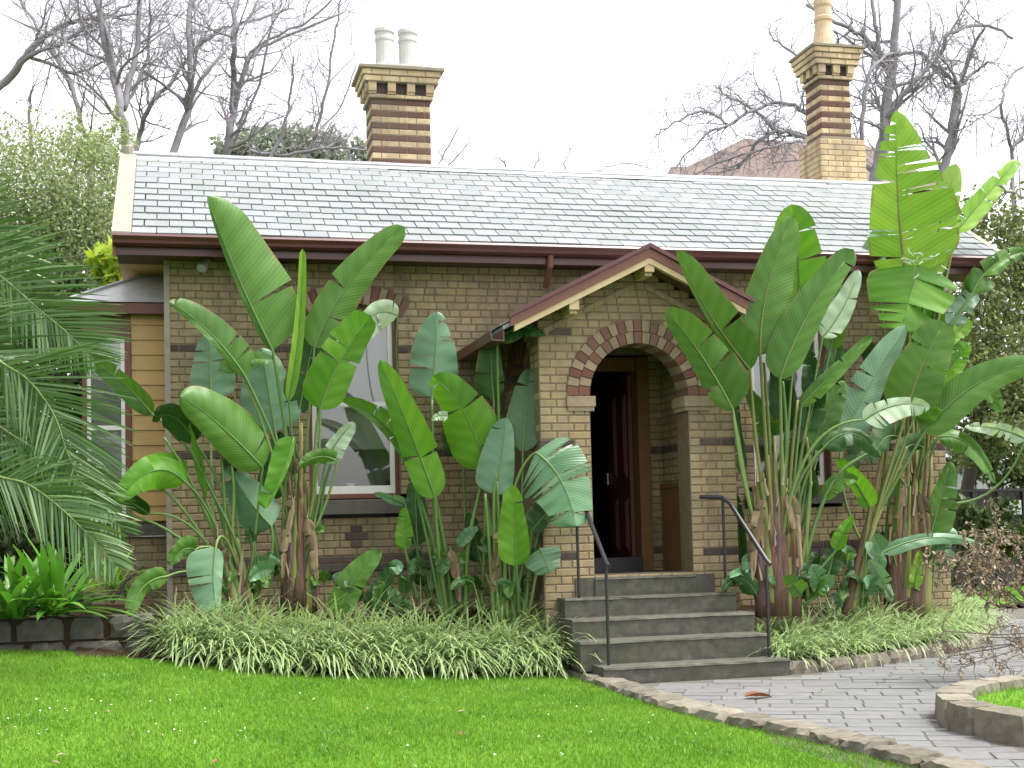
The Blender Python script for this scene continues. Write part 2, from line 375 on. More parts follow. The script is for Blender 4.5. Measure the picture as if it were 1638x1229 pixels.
def bed2_f(u, v):
    i = u*(len(BR)-2); k_ = min(int(i), len(BR)-3); t = i-k_
    x0 = BR[k_][0]*(1-t)+BR[k_+1][0]*t; y0 = BR[k_][1]*(1-t)+BR[k_+1][1]*t
    x1 = 5.5+3.9*u; y1 = 14.55
    if u > .62: x1 = 9.0+1.0*(u-.62); y1 = 14.6+ (u-.62)*10
    return (x0*(1-v)+x1*v, y0*(1-v)+max(y1, y0)*v, (.06 if v > 0 else -.05)+.5*v*(1-.5*u))
tag(grid_obj('planting_bed', bed2_f, 30, 8, M['soil']), 'dark soil of the planting bed right of the steps')

# paving stones
def in_path(X, Y):
    if X < kl(Y)+.12: return False
    if Y > 11.6 and X < 5.6: return False
    yb = np.interp(X, [p[0] for p in BR], [p[1] for p in BR])
    if X > 5.3 and Y > yb-.12: return False
    if (X-6.5)**2+(Y-8.05)**2 < 1.42**2: return False
    return True
ang = math.radians(-24); ca, sa = math.cos(ang), math.sin(ang); cnt = 0
PV = {}; PVS = MB()
v_ = -14.
while v_ < 22:
    rw = random.choice([.19, .22, .25]); u_ = -10-random.random()
    while u_ < 22:
        L = random.choice([.28, .36, .44]); cu, cv = u_+L/2, v_+rw/2
        X, Y = cu*ca-cv*sa+4, cu*sa+cv*ca+9
        u_ += L
        if 5.2 < Y < 16.5 and X < 11.5 and in_path(X, Y):
            key = (L, rw)
            if key not in PV:
                g = .004; hx, hy = L/2-g, rw/2-g; e = .006
                b = MB(); b.add([(-hx, -hy, -.02), (hx, -hy, -.02), (hx, hy, -.02), (-hx, hy, -.02), (-hx+e, -hy+e, 0), (hx-e, -hy+e, 0), (hx-e, hy-e, 0), (-hx+e, hy-e, 0)],
                      [(4, 5, 6, 7), (0, 1, 5, 4), (1, 2, 6, 5), (2, 3, 7, 6), (3, 0, 4, 7)])
                PV[key] = b.mesh('paver', M['paver'])
            if cnt >= 300:
                hx, hy = L/2-.006, rw/2-.006; zq = .005+random.uniform(-.002, .003)
                PVS.add([(X+px_*ca-py_*sa, Y+px_*sa+py_*ca, zq) for px_, py_ in ((-hx, -hy), (hx, -hy), (hx, hy), (-hx, hy))], [(0, 1, 2, 3)]); continue
            o = link_mesh('paver', PV[key], path, (X, Y, .007+random.uniform(-.0015, .002)))
            o.rotation_euler = (random.gauss(0, .006), random.gauss(0, .006), ang+random.gauss(0, .012)); cnt += 1
    v_ += rw

PVS.build('far_pavers', M['paver'], path)['kind'] = 'stuff'
def rough_block(L, W, H, jit=.012, round_=.02):
    """an uneven hewn block, origin at centre of base"""
    b = MB(); nx, ny, nz = 7, 4, 3; idx = {}; vs = []; fs = []
    for i in range(nx+1):
        for j in range(ny+1):
            for k_ in range(nz+1):
                if 0 < i < nx and 0 < j < ny and 0 < k_ < nz: continue
                x, y, z = (i/nx-.5)*L, (j/ny-.5)*W, k_/nz*H
                ex = (i in (0, nx))+(j in (0, ny))+(k_ == nz)
                if ex >= 2:
                    sh = 1-round_*1.6*(ex-1)/max(min(L, W), .1)
                    x *= sh; y *= sh; z -= (round_*.6*(ex-1) if k_ == nz else 0)
                idx[i, j, k_] = len(vs); vs.append((x+random.gauss(0, jit), y+random.gauss(0, jit), z+(random.gauss(0, jit*.7) if k_ else 0)))
    q = lambda *a: fs.append(tuple(idx[t] for t in a))
    for i in range(nx):
        for j in range(ny):
            q((i, j, nz), (i+1, j, nz), (i+1, j+1, nz), (i, j+1, nz)); q((i, j, 0), (i, j+1, 0), (i+1, j+1, 0), (i+1, j, 0))
        for k_ in range(nz):
            q((i, 0, k_), (i+1, 0, k_), (i+1, 0, k_+1), (i, 0, k_+1)); q((i, ny, k_), (i, ny, k_+1), (i+1, ny, k_+1), (i+1, ny, k_))
    for j in range(ny):
        for k_ in range(nz):
            q((0, j, k_), (0, j, k_+1), (0, j+1, k_+1), (0, j+1, k_)); q((nx, j, k_), (nx, j+1, k_), (nx, j+1, k_+1), (nx, j, k_+1))
    b.add(vs, fs); return b
def stones_along(parent, pts, W, H, lens, mat, z0=lambda x, y: 0, gap=.02, jit=.006, tilt=.02, rnd_=.014):
    pts = [Vector((p[0], p[1], 0)) for p in pts]; seg = [0]
    for i in range(1, len(pts)): seg.append(seg[-1]+(pts[i]-pts[i-1]).length)
    def P(s_): 
        return Vector((np.interp(s_, seg, [p.x for p in pts]), np.interp(s_, seg, [p.y for p in pts]), 0))
    s_ = 0
    while s_ < seg[-1]-.1:
        L = random.choice(lens); a, b_ = P(s_), P(min(s_+L, seg[-1])); c_ = (a+b_)/2; d = b_-a
        me = rough_block(max(d.length-gap, .08), W*random.uniform(.92, 1.08), H, jit, rnd_).mesh('stone', mat, smooth=False)
        o = link_mesh('stone', me, parent, (c_.x, c_.y, z0(c_.x, c_.y))); o.rotation_euler = (random.gauss(0, tilt), random.gauss(0, tilt), math.atan2(d.y, d.x)); s_ += L
kerb = empty('stone_edging', (3.8, 9.5, 0), 'low rough stone edging between the lawn and the paved path', 'edging')
stones_along(kerb, [(p[0], p[1]) for p in KL[:-1]], .27, .14, [.34, .42, .5, .56], M['kerb'], lambda x, y: -.06, tilt=.03)
kerb2 = empty('stone_edging', (7, 12.3, 0), 'mossy stone edging under the striped grass right of the steps', 'edging')
stones_along(kerb2, BR[:-1], .16, .2, [.4, .5, .6], M['kerb'], lambda x, y: -.08, tilt=.015)
ring = empty('stone_ring', (6.5, 8.05, 0), 'curved low wall of upright stone blocks around a small lawn bed', 'edging')
rp = [(6.5+1.3*math.cos(t), 8.05+1.3*math.sin(t)) for t in np.linspace(math.radians(20), math.radians(340), 40)]
stones_along(ring, rp, .24, .23, [.34, .4, .46], M['kerb'], lambda x, y: -.03, gap=.022, jit=.003, tilt=.008, rnd_=.006)
b = MB(); b.add([(6.5, 8.05, .15)]+[(6.5+1.22*math.cos(t), 8.05+1.22*math.sin(t), .12) for t in np.linspace(0, 2*math.pi, 32, endpoint=False)], [(0, i+1, (i+1) % 32+1) for i in range(32)])
tag(b.build('ring_lawn', M['turf']), 'small round patch of lawn inside the stone ring', kind='structure')
# far lawn beyond the path
b = MB(); b.add([(11.6, 18.6, .06), (30, 12, .1), (40, 34, .25), (9.5, 30, .25), (10.5, 21, .1)], [(0, 1, 2, 3, 4)])
tag(b.build('back_lawn', M['turf']), 'strip of lawn behind the path by the timber fence', kind='structure')
# retaining wall
rw = empty('retaining_wall', (-1.6, 12.95, .3), 'low dark bluestone retaining wall at the left of the lawn', 'retaining wall')
for lv, (z0, H) in enumerate(((.33, .205), (.54, .215))):
    X = -4.4-.15*lv
    while X < -.2:
        L = random.choice([.34, .46, .5]); me = rough_block(L-.02, .3, H-.012, .007, .02).mesh('stone', M['bluestone'])
        link_mesh('stone', me, rw, (X+L/2, 13.02+.03*lv, z0)); X += L
b = MB(); b.box((-4.6, 12.93, .2), (-.15, 13.2, .735)); b.build('wall_core', M['soil'], rw)
def bed3_f(u, v): return (-6+5.5*u, 13.1+6*v, .68+.05*math.sin(9*u)*math.sin(5*v)+.1*v)
tag(grid_obj('planting_bed', bed3_f, 16, 10, M['soil']), 'raised soil bed behind the dark retaining wall')

# ------------------------------------------------------------------ house
W, PF = 14.46, 13.0                            # wall plane, porch front plane
HX0, HX1 = -.09, 9.0
CH, CO = .081, .0615                           # brick course height and offset
house = empty('brick_house', (4.5, 16, 0), 'single-storey cream brick house with slate roof, striped chimneys and arched gabled porch', 'house')
BR_IND = []                                    # bricks that become objects: (mesh key, loc, parent)
STUFF = {}                                     # parent -> MB of small bricks
BMATS = ['cream', 'yellow', 'purple', 'maroonbrick', 'red', 'whitebrick']
BM = [M[x] for x in BMATS]
def brick_geo(w, h, d, e=.006):
    hx, hz = w/2, h/2
    v = [(-hx, d, -hz), (hx, d, -hz), (hx, d, hz), (-hx, d, hz), (-hx, e, -hz), (hx, e, -hz), (hx, e, hz), (-hx, e, hz), (-hx+e, 0, -hz+e), (hx-e, 0, -hz+e), (hx-e, 0, hz-e), (-hx+e, 0, hz-e)]
    f = [(8, 9, 10, 11), (4, 5, 9, 8), (5, 6, 10, 9), (6, 7, 11, 10), (7, 4, 8, 11), (0, 1, 5, 4), (1, 2, 6, 5), (2, 3, 7, 6), (3, 0, 4, 7)]
    return v, f
BMESH = {}
def put_brick(c, U, Nn, w, h, kind, parent, ind=False, d=.06):
    """c: centre of the outer face (world); U along the wall, Nn outward"""
    w = round(w, 3); h = round(h, 3)
    if ind:
        key = (w, h, kind, d)
        if key not in BMESH:
            b = MB(); b.add(*brick_geo(w, h, d)); BMESH[key] = b.mesh('brick', M[kind])
        o = link_mesh('brick', BMESH[key], parent, c)
        o.rotation_euler = (0, 0, math.atan2(U[1], U[0])); return o
    b = STUFF.setdefault(parent, MB()); v, f = brick_geo(w, h, d)
    b.add([(c[0]+U[0]*p[0]-Nn[0]*p[1], c[1]+U[1]*p[0]-Nn[1]*p[1], c[2]+p[2]) for p in v], f, BMATS.index(kind))
def subtract(iv, cuts):
    out = [iv]
    for a, b in cuts:
        nxt = []
        for x0, x1 in out:
            if b <= x0 or a >= x1: nxt.append((x0, x1)); continue
            if a > x0: nxt.append((x0, a))
            if b < x1: nxt.append((b, x1))
        out = nxt
    return [i for i in out if i[1]-i[0] > .02]
def brick_panel(parent, mortar, O, U, Nn, span, i0, i1, cuts, kind, thick=.25, ind=lambda u, z: False, ch=CH, co=CO, extra=lambda z: [], recess=.007, mcuts=None):
    """courses i0..i1 of a wall; span(z)->(u0,u1); cuts(z)->removed intervals; kind(i,u)->material; extra: cuts in the facing only"""
    O = Vector(O); U = Vector(U); Nn = Vector(Nn)
    for i in range(i0, i1):
        z0 = co+i*ch; zm = z0+ch/2
        sp_ = span(zm)
        if sp_ is None: continue
        for a, b in subtract(sp_, (mcuts or cuts)(zm)):
            P0 = O+U*a-Nn*recess; P1 = O+U*b-Nn*recess; Q0 = P0-Nn*thick; Q1 = P1-Nn*thick
            vs = [(*p.xy, z) for z in (z0, z0+ch) for p in (P0, P1, Q1, Q0)]
            mortar.add(vs, [(0, 3, 2, 1), (4, 5, 6, 7), (0, 1, 5, 4), (1, 2, 6, 5), (2, 3, 7, 6), (3, 0, 4, 7)])
        for a, b in subtract(sp_, list(cuts(zm))+list(extra(zm))):
            u = a; st = random.random() < .5; j = 0
            if b-a > .3:
                u0_ = a
            while u < b-.015:
                L = (.236 if (i+j) % 2 == 0 else .118)
                if j == 0 and i % 2 == 0: L = .177
                if b-(u+L) < .05: L = b-u
                L = min(L, b-u); j += 1
                cc = O+U*(u+L/2)+Nn*random.uniform(-.0015, .0015); cc.z = zm
                put_brick(cc, U, Nn, L-.011, ch-.011, kind(i, u+L/2), parent, ind(u+L/2, zm)); u += L
XV, NV = (1, 0, 0), (0, -1, 0)
# --- front wall
wall = MB().build('wall', M['mortar'], house); 
wm = MB()
WIN = [(1.37, 2.35), (6.50, 7.48)]
WZ0, WZ1, WR = 1.81, 3.80, .12
def win_cut(z, rim=.23):
    r = []
    for a, b in WIN:
        xc = (a+b)/2; h = (b-a)/2; R = (h*h+WR*WR)/(2*WR); cz = WZ1+WR-R; Ro = R+rim
        if WZ0 <= z <= WZ1: r.append((a, b))
        elif z > WZ1 and z < cz+Ro:
            q = math.sqrt(Ro*Ro-(z-cz)**2); lim = (h+.04 if rim > .1 else h)+(z-WZ1)*.42
            r.append((xc-min(q, lim), xc+min(q, lim)))
        if 1.62 < z < WZ0: r.append((a-.12, b+.12))
    if .93 < z < 3.35: r.append((4.12, 5.22))
    return r
CROSS = [(1.86, 16), (6.99, 16)]
def cross_cut(z):
    i = int((z-CO)/CH); r = []
    for xc, ic in CROSS:
        if i == ic: r.append((xc-.18, xc+.18))
        if abs(i-ic) == 1: r.append((xc-.06, xc+.06))
    if .94 < z < 1.1: r.append((1.34, 1.62))
    return r
def wkind(i, u):
    if i in (13, 27): return 'purple'
    if i == 41 and (u < .22 or 1.0 < u < 1.36 or 2.36 < u < 2.75 or 6.1 < u < 6.5 or 7.5 < u < 7.9 or u > 8.75): return 'purple'
    return 'cream'
brick_panel(wall, wm, (0, W, 0), XV, NV, lambda z: (HX0, HX1), 3, 55, win_cut, wkind, .3, extra=cross_cut, mcuts=lambda z: win_cut(z, .06))
for xc, ic in CROSS:
    for di, w_ in ((0, .236), (1, .11), (-1, .11)):
        put_brick((xc, W-.003, CO+(ic+di+.5)*CH), XV, NV, w_, CH-.011, 'purple', wall)
    for s_ in (-1, 1): put_brick((xc+s_*.15, W-.001, CO+(ic+.5)*CH), XV, NV, .05, CH-.011, 'cream', wall)
# gable end walls and back
for X0, X1 in ((HX0, HX0+.3), (HX1-.3, HX1)):
    wm.prism([(W+.31, 0), (18.35, 0), (18.35, 4.45), (16.4, 5.75), (W+.31, 4.5)], 0, X0, X1)
wm.box((HX0+.3, 18.05, 0), (HX1-.3, 18.35, 4.45))
# left gable brick quoin strip (pale edge seen from the lawn)
def brick_wall_mesh(obj, mb, mats): 
    me = mb.mesh(obj.name, mats, LOC[obj]); old = obj.data; obj.data = me; bpy.data.meshes.remove(old)
brick_wall_mesh(wall, wm, M['mortar'])
st = MB(); st.box((HX0-.03, W-.016, .6), (HX0+.03, W-.009, 4.36)); st.box((HX0-.03, W-.009, .6), (HX0-.001, W+.06, 4.36)); st.build('corner_strip', M['bargecap'], house)
# dark plinth course of dressed stone
b = MB()
x = HX0-.01
while x < HX1:
    L = min(random.uniform(.5, .9), HX1+.01-x)
    if not (x < 5.6 and x+L > 3.6): b = MB(); b.box((x+.004, W-.03, 1.036), (x+L-.004, W-.008, 1.108)); b.build('plinth_stone', M['bluestone'], house)
    x += L
# vent
vt = MB(); vt.box((1.345, W-.002, .945), (1.615, W+.03, 1.105)); vo = vt.build('vent', M['dark'], house)
for i in range(5):
    v2 = MB(); v2.box((1.35, W-.014, .955+i*.031), (1.61, W-.003, .972+i*.031)); v2.build('slat', M['iron'], vo)
# --- windows
def ring_voussoirs(parent, xc, cz, r0, r1, a0, a1, n, Yf, depth, kinds, axis='X', off=0):
    for i in range(n):
        t0 = a0+(a1-a0)*i/n; t1 = a0+(a1-a0)*(i+1)/n; g = .004
        b = MB(); vs = []
        for y in (0, depth):
            for r_, t_ in ((r0+.003, t0+g/r0), (r0+.003, t1-g/r0), (r1-.003, t1-g/r1), (r1-.003, t0+g/r1)):
                p = xc+r_*math.cos(t_); z = cz+r_*math.sin(t_)
                vs.append((p, Yf+y, z) if axis == 'X' else (Yf+y, p, z))
        b.add(vs, [(0, 1, 2, 3), (7, 6, 5, 4), (0, 4, 5, 1), (1, 5, 6, 2), (2, 6, 7, 3), (3, 7, 4, 0)])
        b.build('voussoir', M[kinds[(i+off) % len(kinds)]], parent)
def window(a, b_, lab=None):
    xc = (a+b_)/2; h = (b_-a)/2; R = (h*h+WR*WR)/(2*WR); cz = WZ1+WR-R
    wn = MB(); fr = .045; Yf = W+.09
    wn.box((a, Yf, WZ0), (a+fr, Yf+.09, WZ1+.04)); wn.box((b_-fr, Yf, WZ0), (b_, Yf+.09, WZ1+.04)); wn.box((a+fr, Yf, WZ0), (b_-fr, Yf+.09, WZ0+.05))
    n = 10; top = []
    for i in range(n+1):
        t = -1+2*i/n; xx = xc+t*h; top.append((xx, cz+math.sqrt(R*R-(xx-xc)**2)))
    prof = [(b_, WZ1-.06), (b_, WZ1)]+[(p[0], p[1]) for p in reversed(top)]+[(a, WZ1), (a, WZ1-.06)]
    wn.prism(prof[1:-1][::-1]+[(b_, WZ1-.05), (a, WZ1-.05)], 1, Yf-.002, Yf+.088)
    wo_ = wn.build('window', M['maroon2'], house)
    if lab: wo_['label'] = lab
    for z0, z1, yy in ((WZ0+.05, 2.86, .02), (2.80, WZ1-.05, .045)):
        s2 = MB(); x0, x1 = a+fr, b_-fr; y0, y1 = Yf+yy-.012, Yf+yy+.028; q = .05; qb = .085 if z0 < 2 else .055
        s2.box((x0, y0, z0), (x0+q, y1, z1)); s2.box((x1-q, y0, z0), (x1, y1, z1)); s2.box((x0+q, y0, z0), (x1-q, y1, z0+qb)); s2.box((x0+q, y0, z1-q), (x1-q, y1, z1))
        s2.build('sash', M['white'], wo_)
        s3 = MB(); s3.box((x0+q, y0+.015, z0+qb), (x1-q, y0+.019, z1-q)); s3.build('pane', M['pane'], wo_)
    s4 = MB(); s4.box((a+fr, Yf+.16, 2.35), (b_-fr, Yf+.165, WZ1)); s4.build('blind', M['blind'], wo_)
    s6 = MB(); s6.box((a-.1, Yf+.5, WZ0-.2), (b_+.1, Yf+.52, WZ1+.2)); s6.build('room_wall', M['blind'], wo_)
    s5 = MB(); s5.prism([(W-.07, 1.64), (W+.2, 1.64), (W+.2, WZ0), (W-.055, WZ0-.03)], 0, a-.12, b_+.12); s5.build('sill', M['bluestone'], wo_)
    ar = MB(); ar.box((xc-.02, W+.05, WZ1+.16), (xc+.02, W+.08, WZ1+.2)); ao = ar.build('window_arch', M['mortar'], house)
    al = math.asin(h/R)+.05
    ring_voussoirs(ao, xc, cz, R, R+.22, math.pi/2+al, math.pi/2-al, 15, W-.006, .12, ['red', 'whitebrick'])
window(*WIN[0]); window(*WIN[1])
# --- door inside the porch
dm = MB(); dm.box((4.12, W+.02, .93), (4.24, W+.16, 3.35)); dm.box((5.08, W-.04, .93), (5.22, W+.16, 3.35)); dm.box((4.24, W+.02, 3.2), (5.08, W+.16, 3.35))
dfo = dm.build('door_frame', M['doorframe'], house)
HY = W+.16
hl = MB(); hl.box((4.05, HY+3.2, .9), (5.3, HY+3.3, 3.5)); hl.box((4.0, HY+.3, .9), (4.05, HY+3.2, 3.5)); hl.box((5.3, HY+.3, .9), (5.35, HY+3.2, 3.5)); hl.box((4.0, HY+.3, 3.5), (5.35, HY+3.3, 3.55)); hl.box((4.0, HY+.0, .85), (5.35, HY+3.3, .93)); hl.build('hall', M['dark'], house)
d = MB(); d.box((5.03, HY+.0, .95), (5.075, HY+.8, 3.18)); do = d.build('door', M['door'], house)
for y0, y1, z0, z1 in ((.1, .36, 1.15, 1.75), (.46, .7, 1.15, 1.75), (.1, .36, 2.0, 2.95), (.46, .7, 2.0, 2.95)):
    p_ = MB(); p_.box((5.02, HY+y0, z0), (5.03, HY+y1, z1)); p_.box((5.012, HY+y0+.04, z0+.04), (5.02, HY+y1-.04, z1-.04)); p_.build('panel', M['door'], do)
p_ = MB(); p_.lathe([(.012, -.07), (.016, -.05), (.012, -.03), (.012, .03), (.016, .05), (.012, .07)], (5.0, HY+.72, 2.0), 8); p_.build('handle', M['potwhite'], do)
p_ = MB(); p_.box((3.95, W-.3, .93), (5.0, W+.0, 1.09)); p_.build('threshold', M['iron'], house)

# --- porch
PX0, PX1, PC = 3.54, 5.64, 4.6
AZ, AR, ARO = 2.78, .53, .775
SLP = .493; PAP = 4.10                        # gable slope and underside apex
porch = MB().build('porch', M['mortar'], house); pm = MB()
def roofz(x): return PAP-abs(x-4.63)*SLP
def pspan(z):
    hw = (PAP-z)/SLP
    if hw <= .05: return None
    return (max(PX0, 4.63-hw), min(PX1, 4.63+hw))
def arch_cut(c, half, az, ro, zb=.93):
    def f(z):
        if zb < z < az: return [(c-half, c+half)]
        if az <= z < az+ro: q = math.sqrt(ro*ro-(z-az)**2); return [(c-q, c+q)]
        return []
    return f
def pkind(i, u):
    if i in (13, 27) and (u < PX0+.4 or u > PX1-.42): return 'purple'
    if i == 41 and (.1 < u-PX0 < .36 or .1 < PX1-u < .36): return 'purple'
    return 'cream'
front_ind = lambda u, z: z > .95 and (z < 3.25 or abs(u-PC) < .8) and not (u < 3.75 and z < 2.2)
brick_panel(porch, pm, (0, PF, 0), XV, NV, pspan, 1, 51, arch_cut(PC, AR, AZ, ARO), pkind, .33, ind=front_ind, mcuts=arch_cut(PC, AR, AZ, (AR+ARO)/2))
# inner upper step of gable moulding: a shallow raised string following the gable
for s_ in (-1, 1):
    for j in range(9):
        t = j/9; x0 = 4.63+s_*(.06+t*.98); b = MB()
        z0 = roofz(x0)-.2; x1 = 4.63+s_*(.06+(t+.107)*.98); z1 = roofz(x1)-.2
        pr_ = [(x0, z0), (x1, z1), (x1, z1+.06), (x0, z0+.06)]
        if s_ < 0: pr_ = pr_[::-1]
        b.prism(pr_, 1, PF-.02, PF-.001); b.build('gable_brick', M['cream'], porch)
# side walls
sc = arch_cut(13.85, .33, 2.95, .55)
side = lambda z: (PF+.34, W-.01) if z < 3.5 else None
brick_panel(porch, pm, (PX0, 0, 0), (0, -1, 0), (-1, 0, 0), lambda z: (-(W-.01), -(PF+.005)) if z < 3.5 else None, 3, 43, lambda z: [(-b, -a) for a, b in sc(z)], lambda i, u: 'purple' if i in (13, 27) else 'cream', .31, mcuts=lambda z: [(-b, -a) for a, b in arch_cut(13.85, .33, 2.95, .42)(z)])
brick_panel(porch, pm, (5.36, 0, 0), (0, -1, 0), (-1, 0, 0), lambda z: (-(W-.01), -(PF+.345)), 11, 43, lambda z: [], lambda i, u: 'purple' if i == 27 else 'cream', .27)
brick_wall_mesh(porch, pm, M['mortar'])
b = MB(); b.box((3.86, PF-.02, .5), (5.35, W, .93)); b.build('porch_floor', M['step'], house)
ar = MB(); ar.box((PC-.02, PF+.1, AZ+AR+.1), (PC+.02, PF+.13, AZ+AR+.14)); ao = ar.build('porch_arch', M['mortar'], house)
RM = (AR+ARO)/2
ring_voussoirs(ao, PC, AZ, AR, RM, math.pi, 0, 21, PF-.012, .345, ['red', 'whitebrick'])
ring_voussoirs(ao, PC, AZ, RM, ARO, math.pi, 0, 25, PF-.012, .12, ['red', 'whitebrick'])
ar = MB(); ar.box((PX0+.1, 13.82, 3.4), (PX0+.14, 13.86, 3.44)); ao2 = ar.build('side_arch', M['mortar'], house)
ring_voussoirs(ao2, 13.85, 2.95, .33, .54, math.pi, 0, 13, PX0-.008, .3, ['red', 'purple'], axis='Y')
for s_, x0, x1 in ((-1, PX0+.28, PC-AR+.05), (1, PC+AR-.05, PX1-.28)):
    b = MB(); xa, xb = (x0, x1) if s_ < 0 else (x0, x1)
    b.prism([(PF-.035, 2.66), (PF+.34, 2.66), (PF+.34, 2.765), (PF-.035, 2.765)], 0, xa, xb)
    b.prism([(PF-.02, 2.615), (PF+.33, 2.615), (PF+.33, 2.66), (PF-.02, 2.66)], 0, xa+.012, xb-.012)
    b.build('impost', M['whitebrick'], porch)
b = MB(); b.box((5.33, PF+.36, .93), (5.352, W-.04, 1.85)); b.box((5.315, PF+.36, 1.85), (5.352, W-.04, 1.9)); b.build('wall_panel', M['doorframe'], porch)
# ceiling
b = MB(); b.prism([(3.3, roofz(3.3)+.0), (4.63, PAP+.0), (5.96, roofz(5.96)), (5.96, roofz(5.96)+.04), (4.63, PAP+.04), (3.3, roofz(3.3)+.04)], 1, PF-.26, W-.01)
b.build('porch_soffit', M['soffit'], house)
pr_o = MB(); pr_o.prism([(3.1, roofz(3.1)+.045), (4.63, PAP+.045), (6.16, roofz(6.16)+.045), (6.16, roofz(6.16)+.08), (4.63, PAP+.08), (3.1, roofz(3.1)+.08)], 1, PF-.33, W-.005)
pro = pr_o.build('porch_roof', M['slate'], house)
for s_ in (-1, 1):
    nrow = 9
    for j in range(nrow):
        for k_ in range(7):
            t0 = j/nrow; t1 = (j+1.25)/nrow; y0 = PF-.31+k_*.245+(.12 if j % 2 else 0); y1 = min(y0+.238, W-.01)
            if y0 > W-.06: continue
            xa, xb = 4.63+s_*1.56*(1-t0), 4.63+s_*1.56*max(1-t1, 0); za, zb = roofz(xa)+.098, roofz(xb)+.084
            b = MB(); b.add([(xa, y0, za), (xa, y1, za), (xb, y1, zb), (xb, y0, zb), (xa, y0, za+.009), (xa, y1, za+.009), (xb, y1, zb+.009), (xb, y0, zb+.009)],
                  [(0, 1, 2, 3), (4, 7, 6, 5), (0, 4, 5, 1), (1, 5, 6, 2), (2, 6, 7, 3), (3, 7, 4, 0)])
            b.build('slate', M['slate'], pro)
def barge(mat, y0, y1, lo, hi, name, xe=1.46):
    for s_ in (-1, 1):
        pts = [(4.63, PAP+lo), (4.63+s_*xe, roofz(4.63+s_*xe)+lo), (4.63+s_*xe, roofz(4.63+s_*xe)+hi), (4.63, PAP+hi)]
        if s_ < 0: pts = pts[::-1]
        b = MB(); b.prism(pts, 1, y0, y1); b.build(name, mat, house)
barge(M['maroon2'], PF-.36, PF-.32, .035, .13, 'bargeboard')
barge(M['maroon'], PF-.385, PF-.325, .132, .175, 'barge_capping', 1.48)
barge(M['creampaint'], PF-.35, PF-.285, -.03, .034, 'barge_moulding', 1.42)
for dx in (-.8, 0, .8):
    b = MB(); z = roofz(4.63+dx)-.06
    b.box((4.63+dx-.05, PF-.34, z-.05), (4.63+dx+.05, PF-.02, z+.04)); b.box((4.63+dx-.038, PF-.3, z-.085), (4.63+dx+.038, PF-.02, z-.05)); b.build('bracket', M['creampaint'], house)
for s_, x in ((-1, 3.1), (1, 6.16)):
    b = MB(); x0, x1 = (x-.13, x+.02) if s_ < 0 else (x-.02, x+.13); z = roofz(x)+.0
    b.prism([(x0, z+.03), (x0+.02, z-.06), (x1, z-.07), (x1, z+.07), (x1-.015, z+.07), (x1-.015, z-.05), (x0+.03, z-.045), (x0+.015, z+.03)] if s_ < 0 else [(x0, z-.07), (x1-.02, z-.06), (x1, z+.03), (x1-.015, z+.03), (x1-.03, z-.045), (x0+.015, z-.05), (x0+.015, z+.07), (x0, z+.07)], 1, PF-.3, W-.02)
    b.build('porch_gutter', M['maroon'], house)

# --- main roof
RX0, RX1, EY, EZ, RY, RZ = -.6, 9.62, 14.0, 4.52, 16.41, 5.97
roof = MB()
roof.prism([(EY+.04, EZ-.03), (RY, RZ-.05), (18.8, EZ-.03), (18.8, EZ-.08), (RY, RZ-.12), (EY+.04, EZ-.08)], 0, RX0+.02, RX1-.02)
roofo = roof.build('roof', M['lead'], house)
sl = (RZ-EZ)/(RY-EY); SLEN = math.hypot(RZ-EZ, RY-EY); cth, sth = (RY-EY)/SLEN, (RZ-EZ)/SLEN
NR = 13; ex = SLEN/NR; SW = .25; SM = {}; scnt = 0; sstuff = MB()
th_ = math.atan2(sth, cth)
for j in range(NR):
    x = RX0+.17+(SW/2 if j % 2 else 0); 
    if j % 2: x -= SW/2; first = True
    else: first = False
    while x < RX1-.1:
        wd = SW/2 if first else SW; first = False
        wd = min(wd, RX1-.03-x)
        if wd < .05: break
        L = min(ex+.05, SLEN-j*ex+.01); s0 = j*ex-.02
        if random.random() < .04: s0 -= random.uniform(.006, .02)
        yy, zz = EY+s0*cth, EZ+s0*sth-.02*math.sin(math.pi*(x-RX0)/(RX1-RX0))*(j/NR)+.006*math.sin(2.1*x+j*.4); lift = .018
        tl = th_-math.atan2(.009, L)
        if scnt < 300:
            key = round(wd, 2), round(L, 3)
            if key not in SM:
                hw = key[0]/2-.005; b = MB(); b.add([(-hw, 0, 0), (hw, 0, 0), (hw, key[1], 0), (-hw, key[1], 0), (-hw, 0, .014), (hw, 0, .014), (hw, key[1], .006), (-hw, key[1], .006)], [(0, 3, 2, 1), (4, 5, 6, 7), (0, 1, 5, 4), (1, 2, 6, 5), (2, 3, 7, 6), (3, 0, 4, 7)])
                SM[key] = b.mesh('slate', M['slate'])
            o = link_mesh('slate', SM[key], roofo, (x+wd/2, yy, zz+lift)); o.rotation_euler = (tl+random.gauss(0, .004), random.gauss(0, .003), random.gauss(0, .004)); scnt += 1
        else:
            hw = wd/2-.005; c2, s2 = math.cos(tl), math.sin(tl); vs = []
            dz = random.gauss(0, .0015); rt = random.gauss(0, .004)
            for q in (0, .014):
                for px_, py_ in ((-hw, 0), (hw, 0), (hw, L), (-hw, L)):
                    vs.append((x+wd/2+px_-rt*py_, yy+py_*c2-q*s2, zz+lift+dz+py_*s2+q*c2+px_*rt))
            sstuff.add(vs, [(0, 3, 2, 1), (4, 5, 6, 7), (0, 1, 5, 4), (1, 2, 6, 5), (2, 3, 7, 6), (3, 0, 4, 7)])
        x += wd
so_ = sstuff.build('upper_slates', M['slate'], roofo); so_['kind'] = 'stuff'
b = MB(); b.prism([(RY+.03, RZ+.0), (18.85, EZ-.02), (18.85, EZ-.05), (RY+.03, RZ-.04)], 0, RX0+.02, RX1-.02); b.build('back_slope', M['slate'], roofo)
